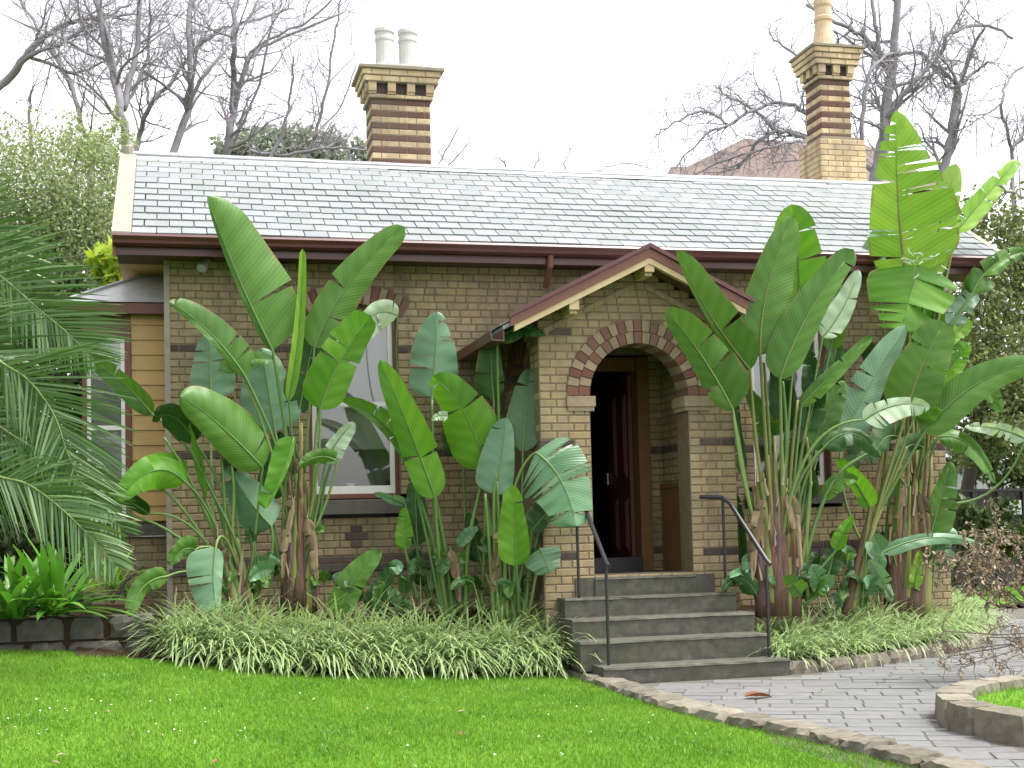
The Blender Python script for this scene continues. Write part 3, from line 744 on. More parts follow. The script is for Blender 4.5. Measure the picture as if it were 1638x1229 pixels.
b = MB(); b.tube([(RX0+.1+(RX1-RX0-.2)*i/24, RY, RZ+.035-.018*math.sin(math.pi*i/24)+random.gauss(0, .003)) for i in range(25)], .042, 8); b.prism([(RY-.13, RZ-.055), (RY-.125, RZ-.045), (RY, RZ+.03), (RY+.125, RZ-.045), (RY+.13, RZ-.055), (RY, RZ+.015)], 0, RX0+.1, RX1-.1); b.build('ridge_cap', M['lead'], roofo)
for X0, X1 in ((RX0-.02, RX0+.17), (RX1-.06, RX1+.03)):
    b = MB(); b.prism([(EY-.03, EZ+.02), (RY, RZ+.05), (RY, RZ+.0), (EY-.03, EZ-.03)][::-1], 0, X0, X1); b.build('verge', M['bargecap'], roofo)
b = MB(); b.prism([(EY+.02, EZ-.02), (RY, RZ-.04), (RY, RZ-.26), (EY+.02, EZ-.22)][::-1], 0, RX0-.015, RX0+.02); b.build('bargeboard', M['maroon2'], roofo)
b = MB(); b.lathe([(.06, 0), (.06, .12), (.035, .14), (.03, .2)], (RX0+.08, RY, RZ), 8); b.build('finial', M['bargecap'], roofo)
# gutter, fascia, soffit
b = MB(); b.prism([(EY+.05, EZ-.005), (EY-.07, EZ-.005), (EY-.085, EZ-.03), (EY-.06, EZ-.07), (EY-.055, EZ-.1), (EY-.02, EZ-.12), (EY+.05, EZ-.12)], 0, RX0-.01, RX1+.02); b.build('gutter', M['maroon'], house)
b = MB(); b.box((RX0+.02, EY+.051, EZ-.2), (RX1-.02, EY+.075, EZ-.03)); b.build('fascia', M['maroon'], house)
b = MB(); b.box((RX0+.02, EY+.076, EZ-.17), (RX1-.02, W+.25, EZ-.15)); b.build('eaves_soffit', M['soffit'], house)
b = MB(); b.box((RX0+.021, W+.251, EZ-.16), (HX0-.01, 18.3, EZ-.14)); b.build('verge_soffit', M['creamboard'], house)
b = MB(); b.tube([(3.98, EY, EZ-.1), (3.98, EY+.02, EZ-.22), (4.0, EY+.3, EZ-.4)], .035, 8); b.build('downpipe', M['maroon2'], house)

# --- chimneys
def chimney(X0, X1, Y0, Y1, zb, z_s, z_e, zcap, lab, base=None):
    ch = .0765; ob = MB().build('chimney', M['mortarpale'], house); ob['label'] = lab; core = MB()
    def ring(x0, x1, y0, y1, z, kind, h=ch, off=0):
        core.box((x0+.008, y0+.008, z), (x1-.008, y1-.008, z+h))
        for (a, b_, O, U, Nn) in ((x0, x1, (0, y0), (1, 0), (0, -1)), (-y1, -y0, (x0, 0), (0, -1), (-1, 0))):
            u = a; j = 0
            while u < b_-.01:
                L = .225 if not (j == 0 and off) else .115
                if b_-u-L < .06: L = b_-u
                L = min(L, b_-u); j += 1
                cc = (O[0]+U[0]*(u+L/2), O[1]+U[1]*(u+L/2), z+h/2)
                put_brick(cc, U, Nn, L-.008, h-.008, kind, ob, ind=(Nn[1] < 0)); u += L
    z = zb; i = 0
    if base:
        bx0, bx1, by0, zt = base
        while z < zt-.01: ring(bx0, bx1, by0, Y1+.06, z, 'yellow', off=i % 2); z += ch; i += 1
        core.box((bx0+.05, by0+.05, z), (bx1-.05, Y1, z+.05)); z += .04
    while z < z_e-.01:
        ring(X0, X1, Y0, Y1, z, 'maroonbrick' if i % 2 == 0 else 'yellow', off=i % 2); z += ch; i += 1
    ring(X0-.035, X1+.035, Y0-.035, Y1+.035, z, 'yellow', .05); z += .05
    # dentils
    dz = .14; core.box((X0, Y0, z), (X1, Y1, z+dz)); dk = MB()
    dk.box((X0-.01, Y0-.01, z+.002), (X1+.01, Y1+.01, z+dz-.002)); dk.build('frieze', M['purple'], ob)
    n = 4 if X1-X0 > .6 else 3
    for i in range(n):
        xx = X0-.04+(X1-X0+.08-.1)*i/(n-1); d_ = MB(); d_.box((xx, Y0-.07, z+.03), (xx+.1, Y0-.012, z+dz)); d_.box((xx, Y0-.045, z), (xx+.1, Y0-.012, z+.03)); d_.build('dentil', M['yellow'], ob)
    for i in range(3):
        yy = Y0-.03+(Y1-Y0-.06)*i/2; d_ = MB(); d_.box((X0-.07, yy, z+.03), (X0-.012, yy+.1, z+dz)); d_.build('dentil', M['yellow'], ob)
    z += dz
    i = 0
    while z < zcap-.06:
        ring(X0-.1-.02*i, X1+.1+.02*i, Y0-.1-.02*i, Y1+.1+.02*i, z, 'yellow', off=i % 2); z += ch; i += 1
    core.box((X0-.16, Y0-.16, z), (X1+.16, Y1+.16, z+.035)); z += .035
    core.box((X0-.02, Y0-.02, z), (X1+.02, Y1+.02, z+.05))
    brick_wall_mesh(ob, core, M['mortarpale']); return ob, z
c1, zt = chimney(2.40, 3.15, 16.44, 16.95, 5.55, 5.97, 6.83, 7.24, 'striped brick chimney with two pale pots')
for i, x in enumerate((2.62, 2.92)):
    b = MB(); b.lathe([(.135, 0), (.135, .05), (.115, .08), (.115, .4), (.125, .42), (.125, .45), (.115, .46), (.115, .5), (.13, .52), (.13, .56), (.12, .58), (.1, .58)], (x, 16.7, zt+.03), 18); b.build('chimney_pot', M['potwhite'], c1, smooth=False)
b = MB(); b.prism([(2.4, zt), (3.15, zt), (3.05, zt+.1), (2.5, zt+.1)], 1, 16.5, 16.9); b.build('flaunching', M['potwhite'], c1)
c2, zt = chimney(8.71, 9.17, 16.75, 17.2, 5.6, 6.7, 7.56, 8.02, 'striped brick chimney with one terracotta pot', base=(8.60, 9.29, 16.6, 6.62))
b = MB(); b.lathe([(.2, 0), (.2, .05), (.17, .08), (.13, .3), (.12, .42), (.135, .44), (.135, .48), (.12, .5), (.115, .62), (.13, .66), (.13, .72), (.115, .76), (.13, .82), (.14, .95)], (8.92, 16.98, zt+.02), 18); b.build('chimney_pot', M['terracotta'], c2)
b = MB(); b.tube([(9.1, 16.9, zt), (9.1, 16.9, zt+.2), (9.08, 16.9, zt+.26), (9.04, 16.9, zt+.28), (9.0, 16.9, zt+.24)], .012, 6); b.build('iron_hook', M['iron'], c2)
b = MB(); b.box((8.55, 16.3, 5.9), (8.75, 16.6, 5.98)); b.build('flashing', M['lead'], c2)
for par, mb in STUFF.items():
    o = mb.build('brickwork', BM, par); o['kind'] = 'stuff'

# --- bay window on the left end
bay = MB(); BX, BY = -.98, 14.95
bay.box((BX, BY, .5), (HX0, BY+1.7, 1.45)); bayo = bay.build('bay_window', M['mortar'], house)
bb = MB()
for i in range(6, 17):
    u = BX+(.06 if i % 2 else 0); z = CO+(i+.5)*CH
    if i % 2: put = 0
    while u < HX0-.02:
        L = min(.236, HX0-u); v, f = brick_geo(L-.011, CH-.011, .02)
        bb.add([(u+L/2+p[0], BY-.006+p[1], z+p[2]) for p in v], f, 0 if not (i in (10, 11, 12) and -.24 < u < -.1) else 1); u += L
o = bb.build('brickwork', [M['cream'], M['purple']], bayo); o['kind'] = 'stuff'
b = MB(); b.prism([(BY-.08, 1.46), (BY+.05, 1.46), (BY+.05, 1.6), (BY-.06, 1.57)], 0, BX-.05, HX0-.005); b.build('sill', M['bluestone'], bayo)
b = MB(); b.box((BX+.02, BY+.03, 1.6), (HX0, BY+1.65, 3.95)); b.build('bay_frame', M['doorframe'], bayo)
for i in range(14):
    z = 1.62+i*.163; q = MB(); q.prism([(BY+.0, z), (BY+.029, z), (BY+.029, z+.16), (BY+.016, z+.16)], 0, -.47, HX0-.012); q.build('board', M['creamboard'] if 'creamboard' in M else M['doorframe'], bayo)
b = MB(); b.box((-.54, BY-.01, 1.6), (-.475, BY+.04, 3.72)); b.box((-.98, BY-.01, 1.6), (-.93, BY+.04, 3.72)); b.box((-.93, BY-.008, 3.6), (-.54, BY+.04, 3.72)); bf_ = b.build('window', M['maroon2'], bayo)
b = MB(); b.box((-.93, BY+.0, 1.62), (-.89, BY+.03, 3.6)); b.box((-.58, BY+.0, 1.62), (-.54, BY+.03, 3.6)); b.box((-.89, BY+.0, 3.55), (-.58, BY+.03, 3.6)); b.box((-.89, BY, 1.62), (-.58, BY+.03, 1.7)); b.box((-.89, BY, 2.6), (-.58, BY+.03, 2.65)); b.build('window_frame', M['white'], bayo)
b = MB(); b.box((-.89, BY+.012, 1.7), (-.58, BY+.018, 3.55)); b.build('pane', M['pane'], bayo)
b = MB(); b.box((-.89, BY+.022, 1.7), (-.58, BY+.028, 3.55)); b.build('blind', M['blind'], bayo)
b = MB(); b.box((BX-.14, BY-.14, 3.84), (HX0-.002, BY+1.8, 3.95)); b.build('bay_gutter', M['maroon2'], bayo)
b = MB(); z0, z1 = 3.96, 4.42
vs = [(BX-.16, BY-.16, z0), (HX0-.003, BY-.16, z0), (HX0-.003, BY+1.8, z0), (BX-.16, BY+1.8, z0), (HX0-.1, BY+.5, z1), (HX0-.003, BY+.5, z1), (HX0-.003, BY+1.2, z1), (HX0-.1, BY+1.2, z1)]
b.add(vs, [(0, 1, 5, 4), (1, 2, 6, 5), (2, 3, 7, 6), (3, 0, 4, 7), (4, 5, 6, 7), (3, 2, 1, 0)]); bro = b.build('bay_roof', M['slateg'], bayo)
b = MB(); b.tube([vs[0], vs[4]], .03, 6); b.tube([vs[4], vs[5]], .03, 6); b.build('hip_flashing', M['lead'], bayo)

# ------------------------------------------------------------------ steps and rails
stp = empty('entrance_steps', (4.6, 12.2, 0), 'worn bluestone steps leading up to the arched porch', 'steps')
SR = [(.0, .16, 3.74, 5.58, 11.76), (.16, .372, 3.62, 5.52, 12.08), (.372, .558, 3.65, 5.53, 12.42), (.558, .744, 3.67, 5.47, 12.72), (.744, .93, 4.06, 5.14, 12.96)]
for z0, z1, x0, x1, y in SR:
    nx = 12; b = MB(); vs = []; yb = 13.1 if z1 < .9 else PF+.36
    prof = [(y+.012, z0-.06), (y+.004, z0+.03), (y+.0, z1-.03), (y-.012, z1-.022), (y-.004, z1-.004), (y+.014, z1), (y+.2, z1-.003), (yb, z1), (yb, z0-.06)]
    for i in range(nx+1):
        for q, (py, pz) in enumerate(prof):
            jit = .004 if q < 6 else .001; vs.append((x0+(x1-x0)*i/nx, py+random.gauss(0, jit*.6), pz+random.gauss(0, jit*.5)))
    n = len(prof); fs = [(i*n+q, i*n+(q+1) % n, (i+1)*n+(q+1) % n, (i+1)*n+q) for i in range(nx) for q in range(n)]
    fs = [f[::-1] for f in fs]+[tuple(range(n)), tuple(range((nx+1)*n-1, nx*n-1, -1))]
    b.add(vs, fs); b.build('step', M['step'], stp)
def handrail(lab, tops, posts, name='handrail'):
    h = empty(name, posts[0][0], lab, 'handrail', 'handrails beside the entrance steps')
    for a, b_ in posts:
        q = MB(); q.tube([a, b_], .016, 8); q.build('post', M['iron'], h)
    q = MB(); q.tube(tops, .022, 8); q.build('rail', M['iron'], h)
def P(x, y, Y): return at(x, y, Y)
lt, lb = P(931, 800, 12.75), P(972, 905, 11.95)
handrail('black iron handrail left of the steps', [P(927, 790, 12.85), lt, P(968, 896, 12.02), lb, lb+Vector((0, -.05, -.01))], [((lb.x, 12.0, .16), (lb.x+.0, 12.0, lb.z)), ((P(922, 800, 12.75).x, 12.75, .74), (P(922, 800, 12.75).x, 12.75, P(922, 790, 12.75).z))])
rt, rb = P(1156, 796, 12.75), P(1232, 903, 11.95)
handrail('black iron handrail right of the steps', [P(1120, 795, 12.93), rt, P(1168, 806, 12.66), P(1226, 896, 12.0), rb], [((rb.x-.02, 12.0, .16), (rb.x-.02, 12.0, rb.z)), ((rt.x, 12.75, .74), (rt.x, 12.75, rt.z))])

# ------------------------------------------------------------------ floodlights
def flood(px, py, rz, lab):
    p = at(px, py, W-.2); f = empty('floodlight', (p.x, W, p.z), lab, 'floodlight', 'floodlights under the eaves')
    b = MB(); b.lathe([(.05, -.02), (.05, .02), (.02, .03)], (p.x, W-.04, p.z+.09), 10); b.tube([(p.x, W-.02, p.z+.09), (p.x, W-.1, p.z+.08), (p.x, W-.14, p.z+.04)], .012, 6); b.build('bracket', M['lamp'], f)
    b = MB(); q = Vector((math.sin(rz), -.8, -.9)).normalized(); a = Vector((p.x, W-.13, p.z+.05))
    pts = [a+q*t for t in (-.03, 0, .05, .1, .13)]; b.tube(pts, [.024, .032, .042, .052, .056], 12); b.build('lamp_head', M['lamp'], f, smooth=False)
    b = MB(); b.tube([a+q*.131, a+q*.136], .048, 12); b.build('lens', M['lead'], f)
flood(330, 424, -.5, 'small grey floodlight under the eaves near the house corner')
flood(456, 436, -.3, 'small grey floodlight under the eaves beside the tall leaf')
# ornament on the inner window sill
b = MB(); b.lathe([(.05, 0), (.055, .04), (.05, .09), (.06, .1), (.06, .11)], (1.83, W+.2, WZ0+.06), 12)
ck = tag(b.build('cup', M['white']), 'small white cup on the sill behind the left window', 'cup')

# ------------------------------------------------------------------ big-leaved plants
def bez(a, b, c, t): return a*(1-t)**2+b*2*t*(1-t)+c*t*t
def wprof(t, tipx=.62):
    a = .3+.7*math.sqrt(max(1-(1-t/.16)**2, 0)) if t < .16 else 1
    tp = min(tipx+.16, .93); e = max((t-tp)/(1-tp), 0); lin_ = 1 if t < .28 else 1-(.62-.45*(tipx-.45))*((t-.28)/.72)**1.25
    return a*lin_*math.sqrt(max(1-e**2.1, 0))
def leaf(plant, Y, base, junc, tip, wl, wr, tone='mid', roll=0, bow=(0, 0), pbow=(0, 0), fold=21, tears=1, under=False, dY=(0, 0, 0), curl=.12, rad=(.018, .011), stalk='stalk', bowY=0, tipx=.62, rag=1.0, seed=None):
    """pixel anchors of the photograph, each at its own depth Y+dY -> stalk and blade in world space"""
    rs = random.Random(seed if seed is not None else hash((base, junc, tip)) & 0xffff)
    J = at(junc[0], junc[1], Y+dY[1]); T_ = at(tip[0], tip[1], Y+dY[2])
    mid = ((junc[0]+tip[0])/2+bow[0], (junc[1]+tip[1])/2+bow[1]); Mi = at(mid[0], mid[1], Y+(dY[1]+dY[2])/2+bowY)
    sc_ = ppm(J)*1.1; wl *= sc_; wr *= sc_
    NT = 30
    mp = [bez(J, Mi*2-(J+T_)*.5, T_, i/NT) for i in range(NT+1)]
    def frame(t):
        i = min(max(t*NT, 0), NT-1e-6); k_ = int(i); fr = i-k_
        p = mp[k_].lerp(mp[k_+1], fr)
        a, b_ = mp[max(k_-1, 0)], mp[min(k_+2, NT)]; T = (b_-a).normalized()
        V = (Vector(C)-p).normalized(); S0 = T.cross(V); S0.normalize(); N0 = S0.cross(T)
        r_ = math.radians(roll); Sv = S0*math.cos(r_)+N0*math.sin(r_); return p, T, Sv, Sv.cross(T)
    mb = MB(); NA = 5
    for sgn, wd in ((1, wr), (-1, wl)):
        if wd < .004: continue
        nt_ = tears if isinstance(tears, int) else tears[0 if sgn < 0 else 1]
        cuts = sorted(rs.uniform(.1, .95) for _ in range(nt_)); edges = [0]+cuts+[1]
        ph = rs.uniform(0, 6)
        for e in range(len(edges)-1):
            t0, t1 = edges[e], edges[e+1]; n = max(2, int((t1-t0)*NT)+1)
            da = math.radians(fold)+(rs.gauss(0, math.radians(11))*rag if nt_ else 0); cu = curl*(1+(rs.uniform(-.6, 1.2) if nt_ else 0))
            gap = min(.018*rag, (t1-t0)*.25); sl_ = rs.uniform(.82, 1.0) if nt_ else 1
            vs, uvs = [], []
            for i in range(n+1):
                for q in range(NA+1):
                    s_ = q/NA; tt = t0+(t1-t0)*i/n
                    te = tt
                    if e > 0 and nt_: te += gap*s_*(1-i/n)
                    if e < len(edges)-2 and nt_: te -= gap*s_*(i/n)
                    p, T, Sv, Nv = frame(tt); w_ = wd*wprof(te, tipx)*sl_
                    a2 = da; off = Sv*(sgn*math.cos(a2)*w_*s_)+Nv*(math.sin(a2)*w_*s_-cu*w_*s_*s_)
                    off += T*(w_*s_*.16*(1-tt*.6))+T*((te-tt)*(T_-J).length)
                    off += Nv*(.012*s_*math.sin(9*tt+ph)+.004*s_*math.sin(31*tt+ph*2))
                    vs.append(p+off); uvs.append((sgn*s_, te))
            fs = []
            for i in range(n):
                for q in range(NA):
                    a = i*(NA+1)+q; f = (a, a+1, a+NA+2, a+NA+1)
                    if (sgn < 0) != under: f = f[::-1]
                    fs.append(f)
            mb.add(vs, fs, 0, uvs)
    lo = mb.build('leaf', M['l_'+tone], plant, smooth=True)
    pts = []; rr = []
    if base is not None:
        B = at(base[0], base[1], Y+dY[0]); pm_ = ((base[0]+junc[0])/2+pbow[0], (base[1]+junc[1])/2+pbow[1]); Pm = at(pm_[0], pm_[1], Y+(dY[0]+dY[1])/2)
        for i in range(12): pts.append(bez(B, Pm*2-(B+J)*.5, J, i/12)); rr.append(rad[0]+(rad[1]-rad[0])*i/12)
    for i in range(0, NT-1, 3): pts.append(mp[i]+frame(i/NT)[3]*(0.002)); rr.append(max(rad[1]*(1-i/NT), .0025))
    sb = MB(); sb.tube(pts, rr, 7); sb.build('stalk', M[stalk], lo, smooth=True)
    return lo
def stalk_only(plant, Y, pts, r, mat='stalk', name='stalk', dy=0):
    P_ = [at(x, y, Y+dy*i/(max(len(pts)-1, 1))) for i, (x, y) in enumerate(pts)]
    # smooth by Catmull-Rom
    out = []
    for i in range(len(P_)-1):
        a, b_, c_, d_ = P_[max(i-1, 0)], P_[i], P_[i+1], P_[min(i+2, len(P_)-1)]
        for k_ in range(5):
            t = k_/5; out.append(.5*((2*b_)+(c_-a)*t+(2*a-5*b_+4*c_-d_)*t*t+(3*b_-a-3*c_+d_)*t**3))
    out.append(P_[-1]); n = len(out); r0, r1 = r if hasattr(r, '__len__') else (r, r*.7)
    b = MB(); b.tube(out, [r0+(r1-r0)*i/(n-1) for i in range(n)], 8); return b.build(name, M[mat], plant, smooth=True)
def plant(name, px, py, Y, lab, cat='plant', group='giant bird-of-paradise clumps along the wall'):
    p = at(px, py, Y); return empty(name, p, lab, cat, group)
def trunk(pl_, Y, base, top, w0, w1, mats=('sheath', 'sheathp', 'stalky'), n=7, seed=1):
    """a false trunk: overlapping old leaf sheaths that fan out upwards"""
    rs = random.Random(seed); k0 = ppm(at(*base, Y))
    for i in range(n):
        f = (i/(n-1)-.5)*2; hgt = rs.uniform(.75, 1.2)
        x0 = base[0]+f*w0*.36; x1 = base[0]+(top[0]-base[0])*hgt+f*w1*.62*hgt; y1 = base[1]+(top[1]-base[1])*hgt
        r0 = w0*k0*.24; b = MB(); pts, rr = [], []
        for j in range(8):
            t = j/7; x = x0+(x1-x0)*t+math.sin(t*3)*f*2; y = base[1]+(y1-base[1])*t
            pts.append(at(x, y, Y+rs.uniform(-.012, .012)-.05*(1-abs(f)))); rr.append(r0*(1-t)**1.15+.011)
        b.tube(pts, rr, 8); b.build('sheath', M[mats[i % len(mats)]], pl_, smooth=True)
    for i in range(22):                              # dry sheath tips and fibres
        f = rs.uniform(-1, 1); t = rs.uniform(.15, .9); x = base[0]+(top[0]-base[0])*t+f*w0*.5; y = base[1]+(top[1]-base[1])*t
        a = at(x, y, Y-.09); b_ = at(x+f*8+rs.uniform(-6, 6), y-rs.uniform(18, 55), Y-.11+rs.uniform(-.03, .03)); b = MB(); sd_ = (a-b_).cross(Vector((0, -1, 0))).normalized()*.014
        b.add([a-sd_, a+sd_, b_, a+Vector((0, .008, 0))], [(0, 1, 2), (0, 2, 3), (1, 3, 2)]); b.build('dry_sheath', M['sheath' if i % 2 else 'dryleaf'], pl_)

# clump A: fan of arching stems at the left of the facade
YA = 13.45
A = plant('bird_of_paradise', 385, 975, YA, 'low fan of arching stems with broad leaves at the house corner')
leaf(A, YA, (352, 960), (338, 640), (335, 528), 40, 36, 'pale', 8, under=True, dY=(0, .55, .6), pbow=(-5, 0), fold=-6, tears=(2, 4), tipx=.5)
leaf(A, YA, (395, 965), (420, 748), (288, 634), 30, 52, 'mid', -10, bow=(-6, -14), dY=(0, -.1, -.35), fold=10, tears=(0, 1), curl=.3)
leaf(A, YA, (378, 965), (312, 706), (243, 672), 28, 34, 'dark', 35, bow=(0, -22), dY=(0, .05, -.1), pbow=(22, -10), curl=.4, tears=1)
leaf(A, YA, (372, 962), (243, 662), (112, 562), 20, 20, 'mid', 25, bow=(4, -12), dY=(0, .1, .2), pbow=(30, -32), tears=1)
leaf(A, YA, (382, 966), (296, 772), (188, 802), 30, 34, 'bright', -8, bow=(4, -34), dY=(0, -.15, -.4), pbow=(4, -30), curl=.45, tears=1, fold=4)
leaf(A, YA, (380, 964), (238, 822), (120, 800), 14, 22, 'dark', 40, bow=(0, -18), dY=(0, -.1, -.3), pbow=(8, -40), tears=1)
leaf(A, YA, (374, 962), (330, 800), (296, 655), 10, 16, 'bright', 55, dY=(0, -.05, -.05), pbow=(6, 0), bow=(3, 0))
leaf(A, YA, (388, 930), (345, 876), (348, 983), 14, 46, 'pale', 5, dY=(0, -.35, -.5), under=True, pbow=(-6, -40), fold=-8, bow=(-5, 0), tears=(0, 3))
leaf(A, YA, (386, 935), (312, 880), (272, 905), 16, 22, 'mid', 20, dY=(0, -.2, -.3), pbow=(0, -25), bow=(0, -12), curl=.4)
leaf(A, YA, (380, 968), (268, 922), (208, 1000), 16, 20, 'mid', 20, dY=(0, -.3, -.5), pbow=(0, -25), bow=(-12, -18), curl=.3, tears=1)
leaf(A, YA, (404, 965), (404, 868), (396, 842), 11, 12, 'dark', 30, dY=(0, -.1, -.1), pbow=(10, 0), rad=(.008, .006))
leaf(A, YA, (425, 968), (438, 912), (398, 930), 15, 18, 'pale', 10, dY=(0, -.2, -.3), bow=(0, -8), rad=(.009, .006))
leaf(A, YA, (400, 966), (434, 842), (366, 746), 38, 34, 'pale', -12, dY=(0, -.05, .05), under=True, pbow=(14, 0), fold=-5, bow=(-3, 4), tears=(1, 0))
leaf(A, YA, (392, 960), (372, 760), (352, 700), 18, 22, 'dark', 50, dY=(0, .1, .1), curl=.3)
for q in ([(372, 965), (345, 860), (300, 760), (262, 700)], [(366, 962), (330, 870), (280, 800), (245, 775)], [(378, 965), (362, 850), (355, 740), (345, 690)], [(384, 962), (372, 860), (374, 790), (371, 745)], [(370, 968), (320, 890), (262, 845), (205, 822)], [(390, 968), (382, 880), (330, 770), (300, 712)], [(376, 966), (352, 880), (318, 800), (290, 760)]):
    stalk_only(A, YA, q, (.02, .011), dy=-.1)
trunk(A, YA, (385, 985), (350, 850), 40, 46, ('stalk', 'sheath', 'stalky'), 6, 3)

# clump B: tall clump with the brown stem left of the window
YB = 13.5
B = plant('bird_of_paradise', 475, 975, YB, 'tall bird-of-paradise with brown stem and upright leaves beside the left window')
trunk(B, YB, (478, 985), (482, 715), 46, 40, ('sheath', 'sheathp', 'stalky'), 7, 5)
leaf(B, YB, (468, 760), (436, 560), (331, 313), 8, 76, 'mid', -4, bow=(-4, 4), dY=(-.02, -.1, -.15), fold=3, tears=(0, 1), curl=.2, rad=(.02, .013), stalk='stalk', seed=4)
leaf(B, YB, (474, 780), (462, 640), (484, 398), 11, 11, 'yellow', 0, dY=(-.05, -.12, -.16), fold=38, tears=0, rad=(.017, .010), bow=(6, 0), tipx=.8)
leaf(B, YB, (486, 760), (503, 556), (648, 363), 34, 34, 'mid', 6, bow=(-14, -10), dY=(0, .05, .0), fold=12, tears=(1, 1), tipx=.7)
leaf(B, YB, (492, 840), (512, 655), (593, 505), 44, 36, 'bright', -6, bow=(-8, -3), dY=(-.05, -.2, -.3), fold=12, tears=(2, 1), pbow=(6, 0), tipx=.75)
leaf(B, YB, (470, 800), (392, 602), (270, 482), 12, 36, 'mid', -14, bow=(6, -8), dY=(0, -.1, -.2), fold=6, tears=(1, 3), pbow=(6, 0))
leaf(B, YB, (440, 760), (352, 590), (440, 576), 16, 20, 'mid', 25, dY=(0, -.05, -.1), bow=(0, -8), curl=.3, tears=2, rad=(.004, .004))
leaf(B, YB, (462, 790), (440, 690), (418, 556), 46, 44, 'pale', 4, dY=(0, .25, .35), under=True, fold=-6, tears=(0, 1))
leaf(B, YB, (480, 740), (470, 700), (424, 814), 6, 30, 'bright', 12, dY=(-.1, -.25, -.35), fold=8, rad=(.01, .008), bow=(4, 2), tipx=.8)
leaf(B, YB, (488, 900), (520, 742), (568, 676), 12, 24, 'white', 15, dY=(-.05, -.1, -.15), under=True, tears=(1, 4), bow=(-2, -6), pbow=(2, 0))
leaf(B, YB, (484, 880), (540, 738), (478, 748), 14, 14, 'mid', 20, dY=(-.05, -.15, -.2), bow=(0, -12), curl=.3, tears=1, pbow=(4, 10))
leaf(B, YB, (470, 930), (505, 852), (522, 842), 8, 8, 'mid', 10, dY=(0, -.1, -.1), rad=(.007, .005))
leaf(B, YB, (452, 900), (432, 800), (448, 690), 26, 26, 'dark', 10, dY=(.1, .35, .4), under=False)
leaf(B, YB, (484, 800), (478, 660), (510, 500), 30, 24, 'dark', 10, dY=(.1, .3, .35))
for q in ([(458, 960), (440, 870), (430, 840)], [(466, 900), (455, 800), (420, 680), (385, 590)], [(492, 960), (498, 860), (505, 700), (512, 650)], [(462, 965), (452, 850), (458, 720), (440, 570)], [(496, 968), (515, 800), (530, 740)]):
    stalk_only(B, YB, q, (.02, .012), 'stalk', dy=-.08)

# clump C: slim pale stems right of the window
YC = 13.45
Cc = plant('bird_of_paradise', 715, 992, YC, 'slim bird-of-paradise with two pale stems right of the left window')
leaf(Cc, YC, (716, 985), (696, 796), (608, 576), 30, 32, 'bright', -8, bow=(4, 4), dY=(0, -.2, -.35), fold=10, tears=(1, 1), pbow=(-3, 0), rad=(.028, .014), seed=3)
leaf(Cc, YC, (724, 985), (691, 636), (699, 498), 44, 40, 'pale', 0, bow=(2, 0), dY=(0, .2, .25), under=True, fold=-6, tears=(2, 4), pbow=(-10, 0), rad=(.03, .014), tipx=.55)
leaf(Cc, YC, (770, 985), (776, 752), (692, 602), 40, 44, 'bright', -5, bow=(10, -14), dY=(0, -.15, -.3), fold=6, tears=(2, 2), pbow=(2, 0), curl=.25)
leaf(Cc, YC, (706, 985), (652, 735), (545, 640), 12, 26, 'mid', 12, bow=(10, -14), dY=(0, -.1, -.15), tears=(1, 2), pbow=(2, -6))
leaf(Cc, YC, (640, 640), (636, 505), (572, 552), 34, 18, 'white', 14, dY=(.3, -.02, -.08), bow=(-6, -24), tears=(2, 1), curl=.3, rad=(.008, .006), under=True, pbow=(-4, 0))
leaf(Cc, YC, (668, 960), (648, 880), (646, 812), 16, 14, 'bright', 12, dY=(.05, .05, .05))
leaf(Cc, YC, (690, 970), (668, 872), (662, 755), 22, 24, 'dark', 10, dY=(.1, .2, .25))
leaf(Cc, YC, (690, 970), (648, 806), (598, 788), 9, 12, 'pale', 20, dY=(.1, .1, .1), under=True)
leaf(Cc, YC, (745, 960), (742, 730), (735, 640), 40, 40, 'dark', 0, dY=(.2, .45, .5))
leaf(Cc, YC, (640, 960), (615, 930), (600, 985), 22, 18, 'dark', 10, dY=(0, -.1, -.2))
leaf(Cc, YC, (735, 975), (728, 945), (722, 905), 14, 14, 'pale', 10, dY=(0, 0, 0), rad=(.006, .005))
for q in ([(708, 990), (696, 880), (668, 790), (640, 720)], [(715, 990), (700, 860), (690, 770)], [(726, 990), (712, 880), (694, 770), (691, 640)], [(745, 985), (748, 880), (764, 800), (776, 752)]):
    stalk_only(Cc, YC, q, (.03, .014), 'stalk', dy=-.1)
leaf(Cc, YC, None, (716, 666), (690, 672), 10, 8, 'white', 0, dY=(0, -.3, -.35), bow=(0, -4), rad=(.003, .003), tears=3)

# seedling leaves near the ground
Sd = plant('bird_of_paradise', 560, 992, 13.2, 'young sprout with two broad leaves low between the left clumps')
leaf(Sd, 13.2, (545, 995), (540, 985), (610, 882), 26, 24, 'mid', 10, bow=(-8, -6), dY=(0, 0, -.1), fold=14, tears=1)
leaf(Sd, 13.2, (570, 995), (590, 975), (636, 898), 18, 22, 'dark', 20, dY=(0, .15, .1), fold=16)
leaf(Sd, 13.2, (600, 998), (604, 985), (612, 930), 12, 14, 'mid', 0, dY=(0, .1, .1))

